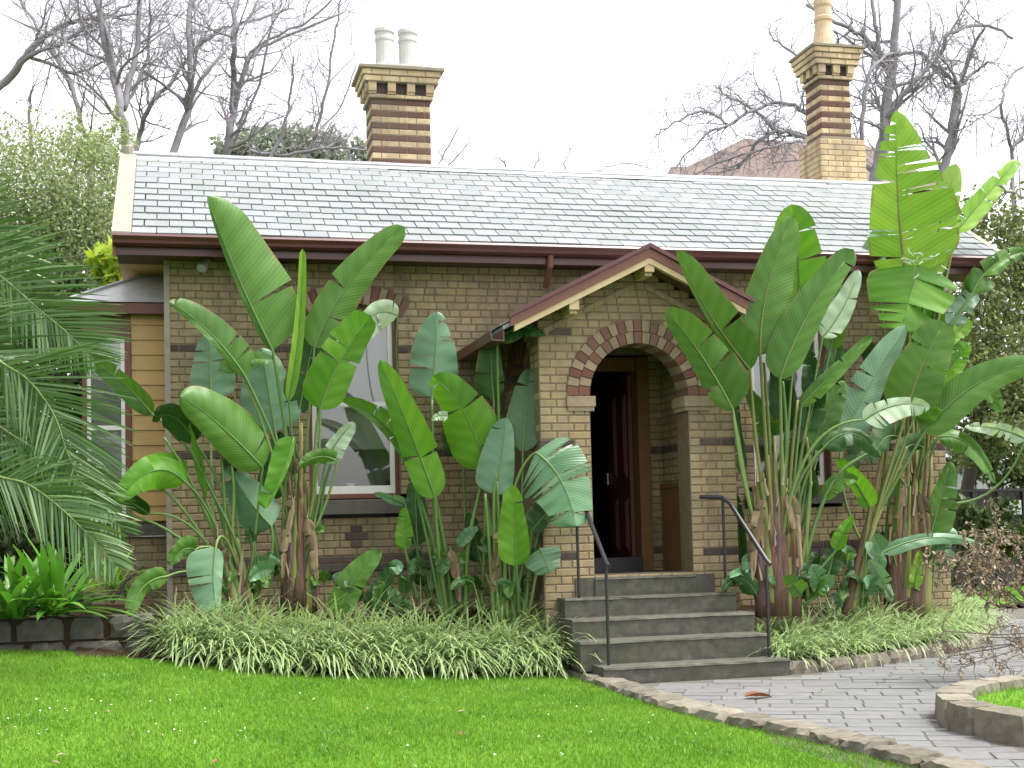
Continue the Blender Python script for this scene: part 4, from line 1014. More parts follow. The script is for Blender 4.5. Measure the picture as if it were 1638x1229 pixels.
# clump D: in front of the porch's side
YD = 13.1
D = plant('bird_of_paradise', 808, 995, YD, 'dark torn-leaved bird-of-paradise standing against the porch side')
leaf(D, YD, (808, 985), (790, 640), (786, 530), 30, 20, 'dark', 10, bow=(-2, 0), dY=(0, .3, .2), fold=20, pbow=(-6, 0), curl=.3)
leaf(D, YD, (815, 985), (836, 722), (848, 590), 34, 26, 'dark', 5, dY=(0, .1, .15), under=True, tears=(1, 1), pbow=(6, 0))
leaf(D, YD, (806, 985), (857, 724), (922, 842), 58, 62, 'pale', 10, bow=(8, -14), dY=(0, -.3, -.6), under=False, fold=-4, tears=(7, 8), pbow=(-14, -50), curl=.15, rad=(.016, .012), tipx=.7, seed=9)
leaf(D, YD, (796, 985), (794, 792), (810, 668), 40, 22, 'pale', 0, dY=(0, 0, .05), under=True, tears=(1, 0), fold=-4, pbow=(-3, 0))
leaf(D, YD, (830, 985), (826, 905), (820, 776), 26, 24, 'bright', 0, dY=(0, -.25, -.3), fold=10, tears=(0, 1))
leaf(D, YD, (845, 985), (864, 878), (880, 916), 32, 34, 'pale', 0, dY=(0, -.2, -.25), pbow=(6, -30), fold=0, curl=.1, under=True)
leaf(D, YD, (840, 985), (850, 850), (892, 800), 24, 22, 'dark', 10, dY=(0, -.1, -.15), tears=1)
leaf(D, YD, (800, 760), (795, 545), (872, 536), 10, 20, 'dark', 25, dY=(.2, .05, -.2), bow=(0, -16), curl=.3)
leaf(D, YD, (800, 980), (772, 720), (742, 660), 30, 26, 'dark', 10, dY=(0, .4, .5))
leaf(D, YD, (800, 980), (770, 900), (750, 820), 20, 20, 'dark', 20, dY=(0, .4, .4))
leaf(D, YD, (858, 900), (880, 770), (918, 725), 16, 14, 'mid', 15, dY=(0, -.05, -.1), rad=(.006, .005))
for q in ([(800, 995), (792, 900), (790, 800), (794, 760)], [(812, 995), (806, 880), (806, 790)], [(804, 995), (800, 890), (795, 770)], [(822, 995), (822, 930), (826, 880)], [(835, 990), (850, 900), (862, 850)], [(790, 992), (784, 890), (776, 790)], [(816, 990), (838, 900), (862, 820), (870, 790)]):
    stalk_only(D, YD, q, (.024, .014), 'stalk', dy=-.05)

# clump E: big clump right of the porch
YE = 12.72
Ee = plant('bird_of_paradise', 1240, 975, YE, 'large bird-of-paradise clump with purple stems right of the porch')
trunk(Ee, YE, (1245, 985), (1240, 740), 60, 66, ('sheathp', 'sheath', 'stalky', 'sheath'), 9, 8)
leaf(Ee, YE, (1235, 880), (1200, 592), (1082, 401), 8, 42, 'mid', -6, bow=(-6, 6), dY=(0, -.15, -.3), fold=6, tears=(0, 1), pbow=(-4, 10), rad=(.026, .014), stalk='stalky')
leaf(Ee, YE, (1232, 900), (1172, 655), (1064, 497), 26, 46, 'mid', -10, bow=(2, -10), dY=(0, -.2, -.35), fold=6, tears=(1, 2), pbow=(-6, 20), rad=(.024, .013))
leaf(Ee, YE, (1246, 800), (1278, 500), (1266, 327), 46, 50, 'bright', 4, bow=(4, 0), dY=(.05, .1, .1), fold=8, tears=(0, 3), rad=(.022, .013))
leaf(Ee, YE, (1232, 820), (1216, 566), (1268, 345), 32, 44, 'mid', -8, bow=(-14, 4), dY=(0, -.1, -.15), fold=16, tears=(0, 0), rad=(.026, .015), stalk='stalky', curl=.3)
leaf(Ee, YE, (1252, 830), (1248, 606), (1366, 400), 34, 34, 'mid', 5, bow=(-10, -6), dY=(0, -.25, -.4), fold=10, tears=(0, 1), rad=(.024, .014), tipx=.72)
leaf(Ee, YE, (1262, 830), (1316, 540), (1374, 432), 26, 22, 'white', 10, dY=(0, 0, .0), under=True, tears=(1, 2), bow=(4, 6))
leaf(Ee, YE, (1262, 850), (1282, 650), (1394, 538), 14, 20, 'mid', 20, bow=(-6, 4), dY=(0, -.1, -.3), tears=1, tipx=.75)
leaf(Ee, YE, (1258, 860), (1290, 690), (1316, 590), 26, 26, 'dark', 5, dY=(0, 0, 0), tears=1)
leaf(Ee, YE, (1254, 780), (1272, 530), (1278, 464), 5, 6, 'bright', 10, fold=50, dY=(0, -.05, -.05))
leaf(Ee, YE, (1250, 880), (1382, 672), (1488, 652), 16, 30, 'white', 10, bow=(0, -14), dY=(-.05, -.3, -.5), pbow=(-22, -52), tears=(3, 5), rad=(.024, .012), curl=.2)
leaf(Ee, YE, (1255, 900), (1318, 716), (1410, 732), 14, 24, 'dark', 25, bow=(0, -30), dY=(0, -.1, -.2), pbow=(-14, -20), curl=.35, tears=2)
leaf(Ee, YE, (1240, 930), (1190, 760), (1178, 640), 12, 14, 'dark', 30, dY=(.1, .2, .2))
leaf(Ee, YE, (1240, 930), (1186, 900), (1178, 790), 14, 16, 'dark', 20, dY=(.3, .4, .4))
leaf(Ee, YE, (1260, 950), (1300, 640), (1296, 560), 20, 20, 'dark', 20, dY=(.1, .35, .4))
leaf(Ee, YE, (1270, 960), (1338, 880), (1365, 826), 14, 18, 'bright', 15, dY=(0, -.05, -.1), bow=(-4, 2), tears=1)
leaf(Ee, YE, (1270, 960), (1325, 920), (1340, 860), 18, 20, 'dark', 10, dY=(.1, .1, .1))
leaf(Ee, YE, (1280, 970), (1320, 945), (1298, 905), 18, 22, 'pale', 10, dY=(0, -.1, -.15))
leaf(Ee, YE, (1265, 970), (1282, 950), (1256, 920), 14, 18, 'mid', 10, dY=(0, -.15, -.2))
leaf(Ee, YE, (1250, 900), (1262, 690), (1244, 560), 26, 28, 'dark', 10, dY=(0, .05, .1))
leaf(Ee, YE, (1268, 900), (1300, 720), (1352, 610), 26, 28, 'mid', -12, dY=(0, 0, -.05), bow=(-6, 0), tears=2)
leaf(Ee, YE, (1264, 900), (1318, 690), (1340, 545), 24, 28, 'dark', 15, dY=(0, .15, .2), tears=1)
leaf(Ee, YE, (1258, 880), (1236, 700), (1196, 620), 18, 22, 'mid', 20, dY=(0, .1, .05), tears=1)
leaf(Ee, YE, (1262, 920), (1296, 800), (1268, 700), 22, 24, 'dark', 10, dY=(0, .1, .1), tears=2)
leaf(Ee, YE, (1272, 930), (1318, 800), (1372, 768), 16, 20, 'mid', 25, dY=(0, 0, -.15), bow=(0, -14), tears=2)
leaf(Ee, YE, (1262, 850), (1328, 560), (1352, 455), 26, 20, 'mid', 12, dY=(0, .1, .1), tears=(2, 3))
for q, mt in (([(1235, 970), (1222, 820), (1208, 690), (1196, 590)], 'stalky'), ([(1242, 970), (1236, 800), (1228, 660), (1222, 580)], 'stalky'), ([(1250, 960), (1252, 820), (1258, 700), (1252, 610)], 'stalk'), ([(1256, 960), (1272, 830), (1300, 740), (1350, 690)], 'stalk'),
             ([(1270, 965), (1290, 850), (1296, 760), (1290, 700)], 'stalky'), ([(1276, 968), (1300, 850), (1340, 760), (1400, 720)], 'stalk'), ([(1262, 968), (1262, 800), (1276, 640)], 'stalky'), ([(1292, 965), (1290, 840), (1298, 770)], 'stalk'), ([(1230, 965), (1205, 840), (1180, 700), (1172, 655)], 'stalk')):
    stalk_only(Ee, YE, q, (.027, .015), mt, dy=-.05)

# clump F: leaning reddish stem with the big two-tone leaf
YF = 13.0
Fp = plant('bird_of_paradise', 1358, 985, YF, 'bird-of-paradise with a leaning reddish stem right of the large clump')
stalk_only(Fp, YF, [(1352, 985), (1372, 900), (1395, 810), (1415, 710)], (.055, .02), 'sheath', 'stem', dy=.1)
stalk_only(Fp, YF, [(1362, 980), (1385, 890), (1412, 780), (1420, 690)], (.04, .018), 'stalky', dy=.1)
stalk_only(Fp, YF, [(1366, 970), (1392, 860), (1432, 760), (1450, 715)], (.03, .018), 'stalky', dy=.1)
leaf(Fp, YF, (1390, 860), (1450, 660), (1512, 515), 46, 44, 'mid', 4, bow=(-6, -2), dY=(.05, -.1, -.25), fold=6, tears=(1, 1), rad=(.022, .014), stalk='stalky', seed=12, tipx=.7)
leaf(Fp, YF, (1400, 830), (1462, 668), (1520, 590), 50, 34, 'bright', 10, dY=(.05, 0, -.1), fold=4, tears=(0, 1), bow=(0, 6))
leaf(Fp, YF, (1385, 880), (1345, 712), (1450, 520), 38, 30, 'pale', -6, bow=(-6, 0), dY=(.05, .2, .2), under=True, fold=-5, tears=(2, 1), pbow=(-14, 0))
leaf(Fp, YF, (1405, 820), (1478, 692), (1664, 580), 30, 28, 'mid', 10, bow=(-8, -22), dY=(.05, -.05, -.5), fold=10, tears=(0, 0), rad=(.02, .014), curl=.25)
leaf(Fp, YF, (1405, 800), (1440, 700), (1395, 742), 18, 24, 'dark', 20, dY=(.05, 0, -.1), bow=(-4, -18), curl=.3, tears=2)
leaf(Fp, YF, (1376, 910), (1392, 812), (1338, 736), 14, 22, 'bright', 10, dY=(.05, -.1, -.15), bow=(2, -4), tears=1)
leaf(Fp, YF, (1380, 930), (1412, 880), (1398, 855), 12, 14, 'pale', 0, dY=(.05, 0, -.1), rad=(.007, .005))
leaf(Fp, YF, (1390, 975), (1415, 935), (1390, 895), 12, 18, 'pale', 10, dY=(.05, 0, -.1), under=True, rad=(.007, .005))
leaf(Fp, YF, (1372, 940), (1352, 870), (1330, 850), 16, 14, 'dark', 20, dY=(.05, .1, .1))

# clump G: tallest plant at the right end
YG = 13.9
G = plant('bird_of_paradise', 1450, 945, YG, 'tallest bird-of-paradise with yellow-green torn leaves at the right end of the house')
trunk(G, YG, (1450, 995), (1462, 720), 62, 46, ('sheath', 'sheath', 'sheathp', 'stalky'), 8, 12)
leaf(G, YG, (1462, 760), (1450, 445), (1434, 176), 48, 88, 'yellow', -4, bow=(-6, 6), dY=(0, -.2, -.35), fold=6, tears=(10, 8), rad=(.026, .016), stalk='stalky', seed=21, tipx=.45, rag=.8)
leaf(G, YG, (1466, 770), (1478, 452), (1530, 262), 40, 30, 'yellow', 6, dY=(0, -.1, -.15), fold=10, tears=(2, 4), under=True, rad=(.022, .014))
leaf(G, YG, (1462, 760), (1470, 425), (1442, 528), 62, 66, 'bright', 0, dY=(0, -.3, -.5), fold=-6, tears=(4, 4), bow=(0, -4), pbow=(-4, -60), tipx=.75, seed=5)
leaf(G, YG, (1468, 760), (1528, 372), (1629, 256), 20, 22, 'yellow', 10, dY=(0, 0, .1), bow=(2, -4), tears=(3, 3), pbow=(-10, -20), rad=(.022, .012), tipx=.75)
leaf(G, YG, (1460, 760), (1400, 420), (1414, 362), 30, 16, 'pale', 10, dY=(0, .05, .1), under=True, tears=(1, 1), pbow=(-8, -10))
leaf(G, YG, (1470, 760), (1556, 470), (1640, 402), 24, 26, 'mid', 15, dY=(0, -.1, -.1), bow=(-10, -10), tears=(4, 5), pbow=(-16, -20), curl=.3)
leaf(G, YG, (1470, 770), (1520, 520), (1565, 470), 22, 22, 'pale', 15, dY=(0, .05, .1), bow=(0, -8), tears=(3, 2), under=True)
leaf(G, YG, (1468, 780), (1500, 560), (1552, 512), 16, 20, 'yellow', 10, dY=(0, 0, 0), tears=(3, 3))
leaf(G, YG, (1474, 800), (1640, 702), (1544, 684), 16, 12, 'white', 10, dY=(0, -.3, -.4), bow=(0, -8), tears=(5, 5), pbow=(20, 40))
leaf(G, YG, (1470, 800), (1500, 700), (1592, 774), 14, 22, 'mid', 20, dY=(0, -.2, -.5), bow=(4, -26), tears=(3, 3), curl=.3, pbow=(-8, -10))
leaf(G, YG, (1460, 800), (1476, 716), (1424, 756), 18, 20, 'dark', 20, dY=(0, -.15, -.3), bow=(0, -20), curl=.3, tears=2)
leaf(G, YG, (1474, 930), (1488, 858), (1520, 738), 16, 30, 'mid', 6, dY=(0, -.1, -.1), tears=(1, 3), fold=4)
leaf(G, YG, (1380, 930), (1412, 884), (1572, 872), 10, 14, 'pale', 20, dY=(-.3, -.35, -.4), bow=(0, -18), tears=(2, 1), pbow=(-4, -6))
leaf(G, YG, (1470, 945), (1462, 940), (1472, 880), 12, 12, 'yellow', 0, dY=(-.1, -.2, -.2))
leaf(G, YG, (1440, 930), (1424, 870), (1436, 745), 12, 12, 'mid', 20, dY=(-.05, -.1, -.1))
leaf(G, YG, (1466, 780), (1450, 600), (1420, 560), 30, 24, 'dark', 10, dY=(.1, .3, .3))
leaf(G, YG, (1462, 800), (1430, 640), (1386, 545), 30, 26, 'dark', 10, dY=(.1, .2, .2), tears=2)
leaf(G, YG, (1470, 790), (1512, 600), (1548, 548), 26, 24, 'bright', 10, dY=(0, .05, .05), tears=(3, 3))
leaf(G, YG, (1468, 800), (1402, 720), (1352, 770), 20, 22, 'dark', 20, dY=(0, -.1, -.2), bow=(0, -22), curl=.3, tears=(2, 3))
leaf(G, YG, (1470, 780), (1530, 620), (1600, 660), 22, 24, 'mid', 15, dY=(0, 0, -.1), bow=(4, -24), curl=.3, tears=(4, 4))
leaf(G, YG, (1462, 780), (1470, 560), (1500, 430), 34, 30, 'bright', 8, dY=(0, .1, .1), tears=(5, 5))
for q, mt in (([(1456, 900), (1462, 780), (1466, 680), (1470, 600)], 'sheathp'), ([(1450, 900), (1452, 700), (1452, 560), (1452, 440)], 'stalky'), ([(1466, 900), (1478, 700), (1492, 560), (1528, 372)], 'stalky'), ([(1462, 920), (1478, 780), (1486, 680)], 'sheath')):
    stalk_only(G, YG, q, (.035, .018), mt, dy=-.05)
b = MB()
rs = random.Random(4)
for i in range(26):                                    # dry pale shreds hanging at the torn leaf bases
    p0 = at(rs.uniform(1440, 1512), rs.uniform(402, 442), YG-.4); a = rs.uniform(0, 6.28); q = Vector((math.cos(a)*.12, rs.uniform(-.1, 0), math.sin(a)*.09)); sd_ = Vector((.0, .003, .009))
    b.add([p0-sd_, p0+sd_, p0+q*.6+sd_+Vector((0, 0, .01)), p0+q], [(0, 1, 2, 3)])
o = b.build('leaf_shreds', M['l_white'], G); o['kind'] = 'stuff'

for pl_, Y_, j_, t_ in ((B, YB, (470, 800), (452, 925)), (B, YB, (492, 830), (506, 930)), (Ee, YE, (1222, 800), (1204, 930)), (Ee, YE, (1262, 790), (1280, 925)), (Ee, YE, (1262, 500), (1256, 610)), (G, YG, (1440, 780), (1424, 905)), (G, YG, (1472, 790), (1484, 910)), (A, YA, (362, 880), (346, 965)), (D, YD, (806, 850), (790, 950)), (Cc, YC, (720, 880), (734, 965))):
    leaf(pl_, Y_, (j_[0]+(4 if t_[0] < j_[0] else -4), j_[1]+24), j_, t_, 11, 13, 'dead', 20, bow=(4 if t_[0] > j_[0] else -4, -6), pbow=(0, -14), dY=(-.02, -.1, -.14), tears=(2, 3), curl=.5, fold=38, rad=(.009, .006), rag=1.4)
def sprouts(pl_, Y, x0, x1, y0, n, seed, tones=('dark', 'dark', 'mid', 'pale'), hmin=20, hmax=75):
    rs = random.Random(seed)
    for i in range(n):
        x = rs.uniform(x0, x1); b_ = y0+rs.uniform(-12, 6); h = rs.uniform(hmin, hmax); lean = rs.uniform(-45, 45); j_ = (x+lean*.5, b_-h)
        L = rs.uniform(32, 66); up_ = rs.uniform(-.9, .6); tp = (j_[0]+lean*.8+rs.choice((-14, 14)), j_[1]-L*up_)
        w_ = L*rs.uniform(.22, .32)
        leaf(pl_, Y, (x, b_), j_, tp, w_, w_, rs.choice(tones), rs.uniform(-25, 40), bow=(0, -rs.uniform(4, 14)), dY=(rs.uniform(-.1, .25), rs.uniform(-.1, .25), rs.uniform(-.25, .1)), rad=(.009, .006), tears=rs.choice((0, 1, 2)), curl=.3, seed=seed*50+i)
sprouts(A, YA, 330, 430, 975, 9, 71); sprouts(B, YB, 440, 540, 975, 8, 72); sprouts(Cc, YC, 640, 760, 985, 12, 73, hmax=110); sprouts(D, YD, 770, 860, 985, 10, 74, hmax=110)
sprouts(Ee, YE, 1215, 1330, 985, 16, 75, hmax=90); sprouts(Fp, YF, 1320, 1410, 975, 12, 76, hmax=90); sprouts(G, YG, 1400, 1500, 945, 12, 77, hmax=70); sprouts(Sd, 13.2, 545, 640, 990, 6, 78)
# ------------------------------------------------------------------ striped grass borders
def grass_border(name, lab, pts, Lr, wd, mat):
    """pts: (x,y,z,outx,outy,scale) root points; arching strap blades"""
    n = len(pts); pts = np.array(pts); SEG = 5
    az = np.arctan2(pts[:, 4], pts[:, 3])+RNG.normal(0, .6, n); L = RNG.uniform(*Lr, n)*pts[:, 5]
    fr_ = np.clip(1-pts[:, 6]*1.6, 0, 1); th0 = RNG.uniform(.1, .75, n)+fr_*RNG.uniform(.0, .55, n); bend = RNG.uniform(.9, 2.0, n)+fr_*.35
    vs = np.zeros((n, SEG+1, 2, 3)); uv = np.zeros((n, SEG+1, 2, 2))
    p = pts[:, :3].copy(); d = np.stack([np.cos(az), np.sin(az)], 1); sd_ = np.stack([-np.sin(az), np.cos(az), np.zeros(n)], 1)
    for i in range(SEG+1):
        t = i/SEG; ww = wd*(1-.15*t)*(1 if i < SEG else .15)*(.6 if i == 0 else 1)
        vs[:, i, 0] = p-sd_*ww/2; vs[:, i, 1] = p+sd_*ww/2; uv[:, i, 0] = (-1, t); uv[:, i, 1] = (1, t)
        th = th0+bend*t**1.1; st_ = L/SEG
        p = p+np.concatenate([d*(np.sin(th)*st_)[:, None], (np.cos(th)*st_)[:, None]], 1)
    vid = np.arange(n*(SEG+1)*2).reshape(n, SEG+1, 2)
    f = np.stack([vid[:, :-1, 0], vid[:, :-1, 1], vid[:, 1:, 1], vid[:, 1:, 0]], -1).reshape(-1, 4)
    me = np_mesh(name, vs.reshape(-1, 3), f, mat, uv.reshape(-1, 2)[f.ravel()], smooth=True)
    o = link_mesh(name, me); return tag(o, lab, 'ornamental grass', kind='stuff')
def bedfront(X): return 12.3+.1*min(max((X-1.5)/2, 0), 1)
roots = []
for i in range(430):                                   # tufts
    X = random.uniform(-.08, 3.62); ts = random.uniform(.72, 1.2); f = random.random()**1.3; y0 = bedfront(X)
    if X < .5: y0 += (.5-X)**2*.7
    Y = y0+.1+f*.85
    z = gz(X, y0)*(1-f*.4)+.28*f*.4+.03; up_ = random.random() < .12
    for k_ in range(random.choice([9, 13, 17, 21])):
        a = random.uniform(0, 6.28); roots.append((X+.03*math.cos(a), Y+.03*math.sin(a), z, math.cos(a)*.6, math.sin(a)*.6-.75, ts*(1.0+.12*f), f))
grass_border('striped_grass', 'thick border of white-striped grass left of the steps', roots, (.38, .72), .0150, M['variegated'])
roots = []
for i in range(430):
    s_ = random.random(); j = s_*6; k_ = int(j); t = j-k_
    bx, by = BR[k_][0]*(1-t)+BR[k_+1][0]*t, BR[k_][1]*(1-t)+BR[k_+1][1]*t; tx, ty = BR[k_+1][0]-BR[k_][0], BR[k_+1][1]-BR[k_][1]; q = math.hypot(tx, ty); nx, ny = -ty/q, tx/q
    f = random.random()**1.2; w_ = .12+f*(.95 if s_ < .8 else .6); X, Y = bx+nx*w_, by+ny*w_
    if X < 5.62: continue
    ts = random.uniform(.7, 1.2)
    for k2 in range(random.choice([8, 11, 14, 18])):
        a = random.uniform(0, 6.28); roots.append((X, Y, .08+.1*f, math.cos(a)*.7-nx*.7, math.sin(a)*.7-ny*.7, .95*ts, f))
grass_border('striped_grass', 'spreading border of white-striped grass right of the steps', roots, (.32, .6), .0145, M['variegated'])

# ------------------------------------------------------------------ lawn blades
def blades(name, lab, xy, zf, h, wd, mat):
    n = len(xy); z = np.array([zf(a, b_) for a, b_ in xy]); az = RNG.uniform(0, 6.283, n); hh = RNG.uniform(h*.5, h*1.2, n)
    base = np.column_stack([xy, z-.004]); sd_ = np.column_stack([np.cos(az), np.sin(az), np.zeros(n)])*wd/2
    tip = base+np.column_stack([RNG.normal(0, h*.45, (n, 2)), hh])
    vs = np.stack([base-sd_, base+sd_, tip], 1).reshape(-1, 3); f = np.arange(n*3).reshape(n, 3)
    return tag(link_mesh(name, np_mesh(name, vs, f, mat)), lab, 'grass', kind='stuff')
N = 330000; XY = np.column_stack([np.where(RNG.random(N) < .8, RNG.uniform(-3.3, 4.3, N), RNG.uniform(-6, -1, N)), 6.2+6.7*RNG.random(N)])
KLx = np.interp(-XY[:, 1], [-p[1] for p in KL], [p[0] for p in KL])
bf = np.where(XY[:, 0] < -.45, 12.98, 12.36)
ok = (XY[:, 0] < KLx-.1) & (XY[:, 1] < bf+RNG.normal(0, .02, N))
XY = XY[ok]
blades('lawn_grass', 'short mown grass blades of the front lawn', XY, gz, .036, .0075, M['blade'])
tt = RNG.uniform(0, 6.283, 5200); rr_ = 1.2*np.sqrt(RNG.random(5200)); blades('ring_grass', 'short grass inside the stone ring', np.column_stack([6.5+rr_*np.cos(tt), 8.05+rr_*np.sin(tt)]), lambda a, b_: .135, .04, .008, M['blade'])
wx = []
for i in range(70):
    cxx, cyy = random.uniform(-2.2, 3.4), random.uniform(7.2, 12.0)
    if cxx > kl(cyy)-.3: continue
    r_ = random.uniform(.04, .16)
    for k_ in range(int(900*r_)): wx.append((random.gauss(cxx, r_), random.gauss(cyy, r_)))
wx = np.array([p for p in wx if p[0] < kl(p[1])-.12 and p[1] < 12.2]); blades('lawn_weeds', 'darker broad-leaved weed patches in the lawn', wx, gz, .034, .016, M['strap'])
# daisies and pale litter
b = MB()
for i in range(80):
    cxx, cyy = random.choice([(-.6, 10.2), (-1.0, 9.6), (.3, 9.2), (2.6, 9.4), (3.2, 9.0), (1.5, 10.5), (2.2, 8.6), (-.2, 8.9)]); X, Y = random.gauss(cxx, .4), random.gauss(cyy, .4)
    if X > kl(Y)-.2 or Y > 12.2: continue
    z = gz(X, Y)+.03; r_ = random.uniform(.004, .009); a0 = random.random()*6
    b.add([(X+r_*math.cos(a0+q*1.05), Y+r_*math.sin(a0+q*1.05), z+random.uniform(-.003, .006)) for q in range(6)], [(0, 1, 2, 3, 4, 5)])
tag(b.build('daisies', M['petal']), 'tiny white daisies and petals scattered over the lawn', 'daisies', kind='stuff')
def fallen(X, Y, z, L, mat, lab, grp=None, name='fallen_leaf', zr=None):
    b = MB(); n = 6; vs = []; a = random.uniform(0, 6.28) if zr is None else zr
    for i in range(n+1):
        t = i/n; w_ = L*.22*math.sin(math.pi*min(t*.9+.08, 1)); x = (t-.5)*L; c_ = .12*L*math.sin(t*3+1)
        for s_ in (-1, 0, 1): vs.append((X+x*math.cos(a)-s_*w_*math.sin(a), Y+x*math.sin(a)+s_*w_*math.cos(a), z+abs(s_)*w_*.6+c_*.4+.006))
    b.add(vs, [(i*3+q, i*3+q+1, i*3+q+4, i*3+q+3) for i in range(n) for q in range(2)]); o = b.build(name, M[mat], smooth=True); LOCo = o
    return tag(o, lab, 'leaf', grp)
for px, py in ((100, 1210), (170, 1140), (210, 1175), (345, 1220), (590, 1135), (625, 1175), (662, 1228), (735, 1175), (740, 1140), (280, 1160), (88, 1222), (505, 1120)):
    d_ = np.array(at(px, py, 10))-C; t = 1.0
    for _ in range(20): 
        Pq = C+d_*t; t *= (C[2]-gz(Pq[0], Pq[1])-.03)/(C[2]-Pq[2]) if C[2]-Pq[2] > .01 else 1
    Pq = C+d_*t; fallen(Pq[0], Pq[1], gz(Pq[0], Pq[1])+.028, random.uniform(.05, .08), 'dryleaf' if px % 3 else 'rust', 'small curled tan leaf lying on the lawn' if px % 3 else 'small rust-brown leaf lying on the lawn', 'tan leaves on the lawn' if px % 3 else 'rust-brown leaves on the lawn')
o = fallen(4.62, 10.35, .012, .26, 'rust', 'long rust-red fallen leaf sheath on the grey paving', zr=.15)
o = fallen(5.15, 10.3, .025, .07, 'dryleaf', 'small pale fallen leaf on the paving beside the rust-red one')

# ------------------------------------------------------------------ palm
CRN = at(-330, 560, 11.7); pal = empty('palm_tree', (CRN.x, CRN.y, .45), 'feathery palm with long arching fronds reaching in at the left edge', 'palm')
b = MB(); nz_ = 16
b.tube([(CRN.x, CRN.y, .4+(CRN.z-.4)*i/nz_) for i in range(nz_+1)], [.3+(.03 if i % 2 else -.015)-.004*i for i in range(nz_)]+[.12], 14); b.build('trunk', M['barkb'], pal)
def frond(pts, Y, dYt, Lup, Ldn, n=70, seed=0, droop=.35, both=True):
    rs = random.Random(seed); P_ = [at(x, y, Y+dYt*i/(len(pts)-1)) for i, (x, y) in enumerate(pts)]; out = []
    for i in range(len(P_)-1):
        a, b_, c_, d_ = P_[max(i-1, 0)], P_[i], P_[i+1], P_[min(i+2, len(P_)-1)]
        for k_ in range(8):
            t = k_/8; out.append(.5*((2*b_)+(c_-a)*t+(2*a-5*b_+4*c_-d_)*t*t+(3*b_-a-3*c_+d_)*t**3))
    out.append(P_[-1]); m_ = len(out)
    rb = MB(); rb.tube(out, [.018*(1-.85*i/(m_-1)) for i in range(m_)], 6); ro = rb.build('frond', M['rachis'], pal, smooth=True)
    lb = MB(); k0 = ppm(P_[0])
    for side_, Lp in ((1, Lup), (-1, Ldn)):
        for i in range(n):
            t = .13+.87*(i+rs.random()*.6)/n; q = t*(m_-1); j = min(int(q), m_-2); p = out[j].lerp(out[j+1], q-j); T = (out[min(j+2, m_-1)]-out[max(j-1, 0)]).normalized()
            V = (Vector(C)-p).normalized(); Sv = V.cross(T).normalized(); Nv = T.cross(Sv)      # Sv: upper side in the picture for a frond running right
            L = Lp*k0*(math.sin(math.pi*min(max(t*.82+.16, 0), 1))**.6)*rs.uniform(.85, 1.08)
            fw = .5+.9*t+rs.gauss(0, .05); dr = (Sv*side_+T*fw+Nv*rs.choice((-.35, .1, .4))).normalized()
            ww = .0098*rs.uniform(.8, 1.15); wv = dr.cross(V+Vector((rs.gauss(0, .4), rs.gauss(0, .4), rs.gauss(0, .4)))).normalized()*ww
            vs = []
            for s_ in (0, .33, .66, 1):
                pp = p+dr*L*s_+Vector((0, 0, -droop*L*s_*s_*rs.uniform(.8, 1.2))); wq = (.6, 1, .8, .12)[int(round(s_*3))]
                vs += [pp-wv*wq, pp+wv*wq]
            lb.add(vs, [(0, 1, 3, 2), (2, 3, 5, 4), (4, 5, 7, 6)])
    lo = lb.build('leaflets', M['palm'], ro); lo['kind'] = 'stuff'
YP = 11.6
frond([(-330, 560), (-140, 385), (-60, 408), (0, 442), (62, 495), (110, 535), (150, 575)], YP, -.2, 165, 110, 90, 1, .05)
frond([(-330, 560), (-150, 480), (-70, 520), (0, 578), (46, 609), (87, 665), (110, 730), (150, 810)], YP-.1, -.3, 175, 120, 104, 2, .08)
frond([(-330, 560), (-160, 600), (-60, 640), (10, 690), (80, 735), (140, 790), (200, 850)], YP+.15, -.2, 120, 95, 84, 3, .12)
frond([(-330, 560), (-160, 715), (-80, 740), (0, 763), (46, 776), (98, 814), (150, 865), (184, 905)], YP-.3, -.3, 110, 100, 92, 4, .2)
frond([(-330, 560), (-160, 340), (-100, 335), (-40, 350), (10, 395), (50, 450)], YP+.3, -.1, 120, 105, 80, 6, .05)
frond([(-330, 560), (-160, 520), (-80, 530), (-20, 560), (30, 640), (60, 740)], YP+.3, -.1, 120, 105, 80, 7, .12)
frond([(-330, 560), (-350, 380), (-420, 250), (-560, 200)], YP, .5, 120, 120, 60, 9, .2)
frond([(-330, 560), (-420, 450), (-540, 430), (-640, 520)], YP, .3, 120, 120, 60, 10, .2)

frond([(-330, 560), (-270, 380), (-220, 240), (-150, 170), (-80, 170)], YP+.2, .4, 110, 110, 70, 11, .1)
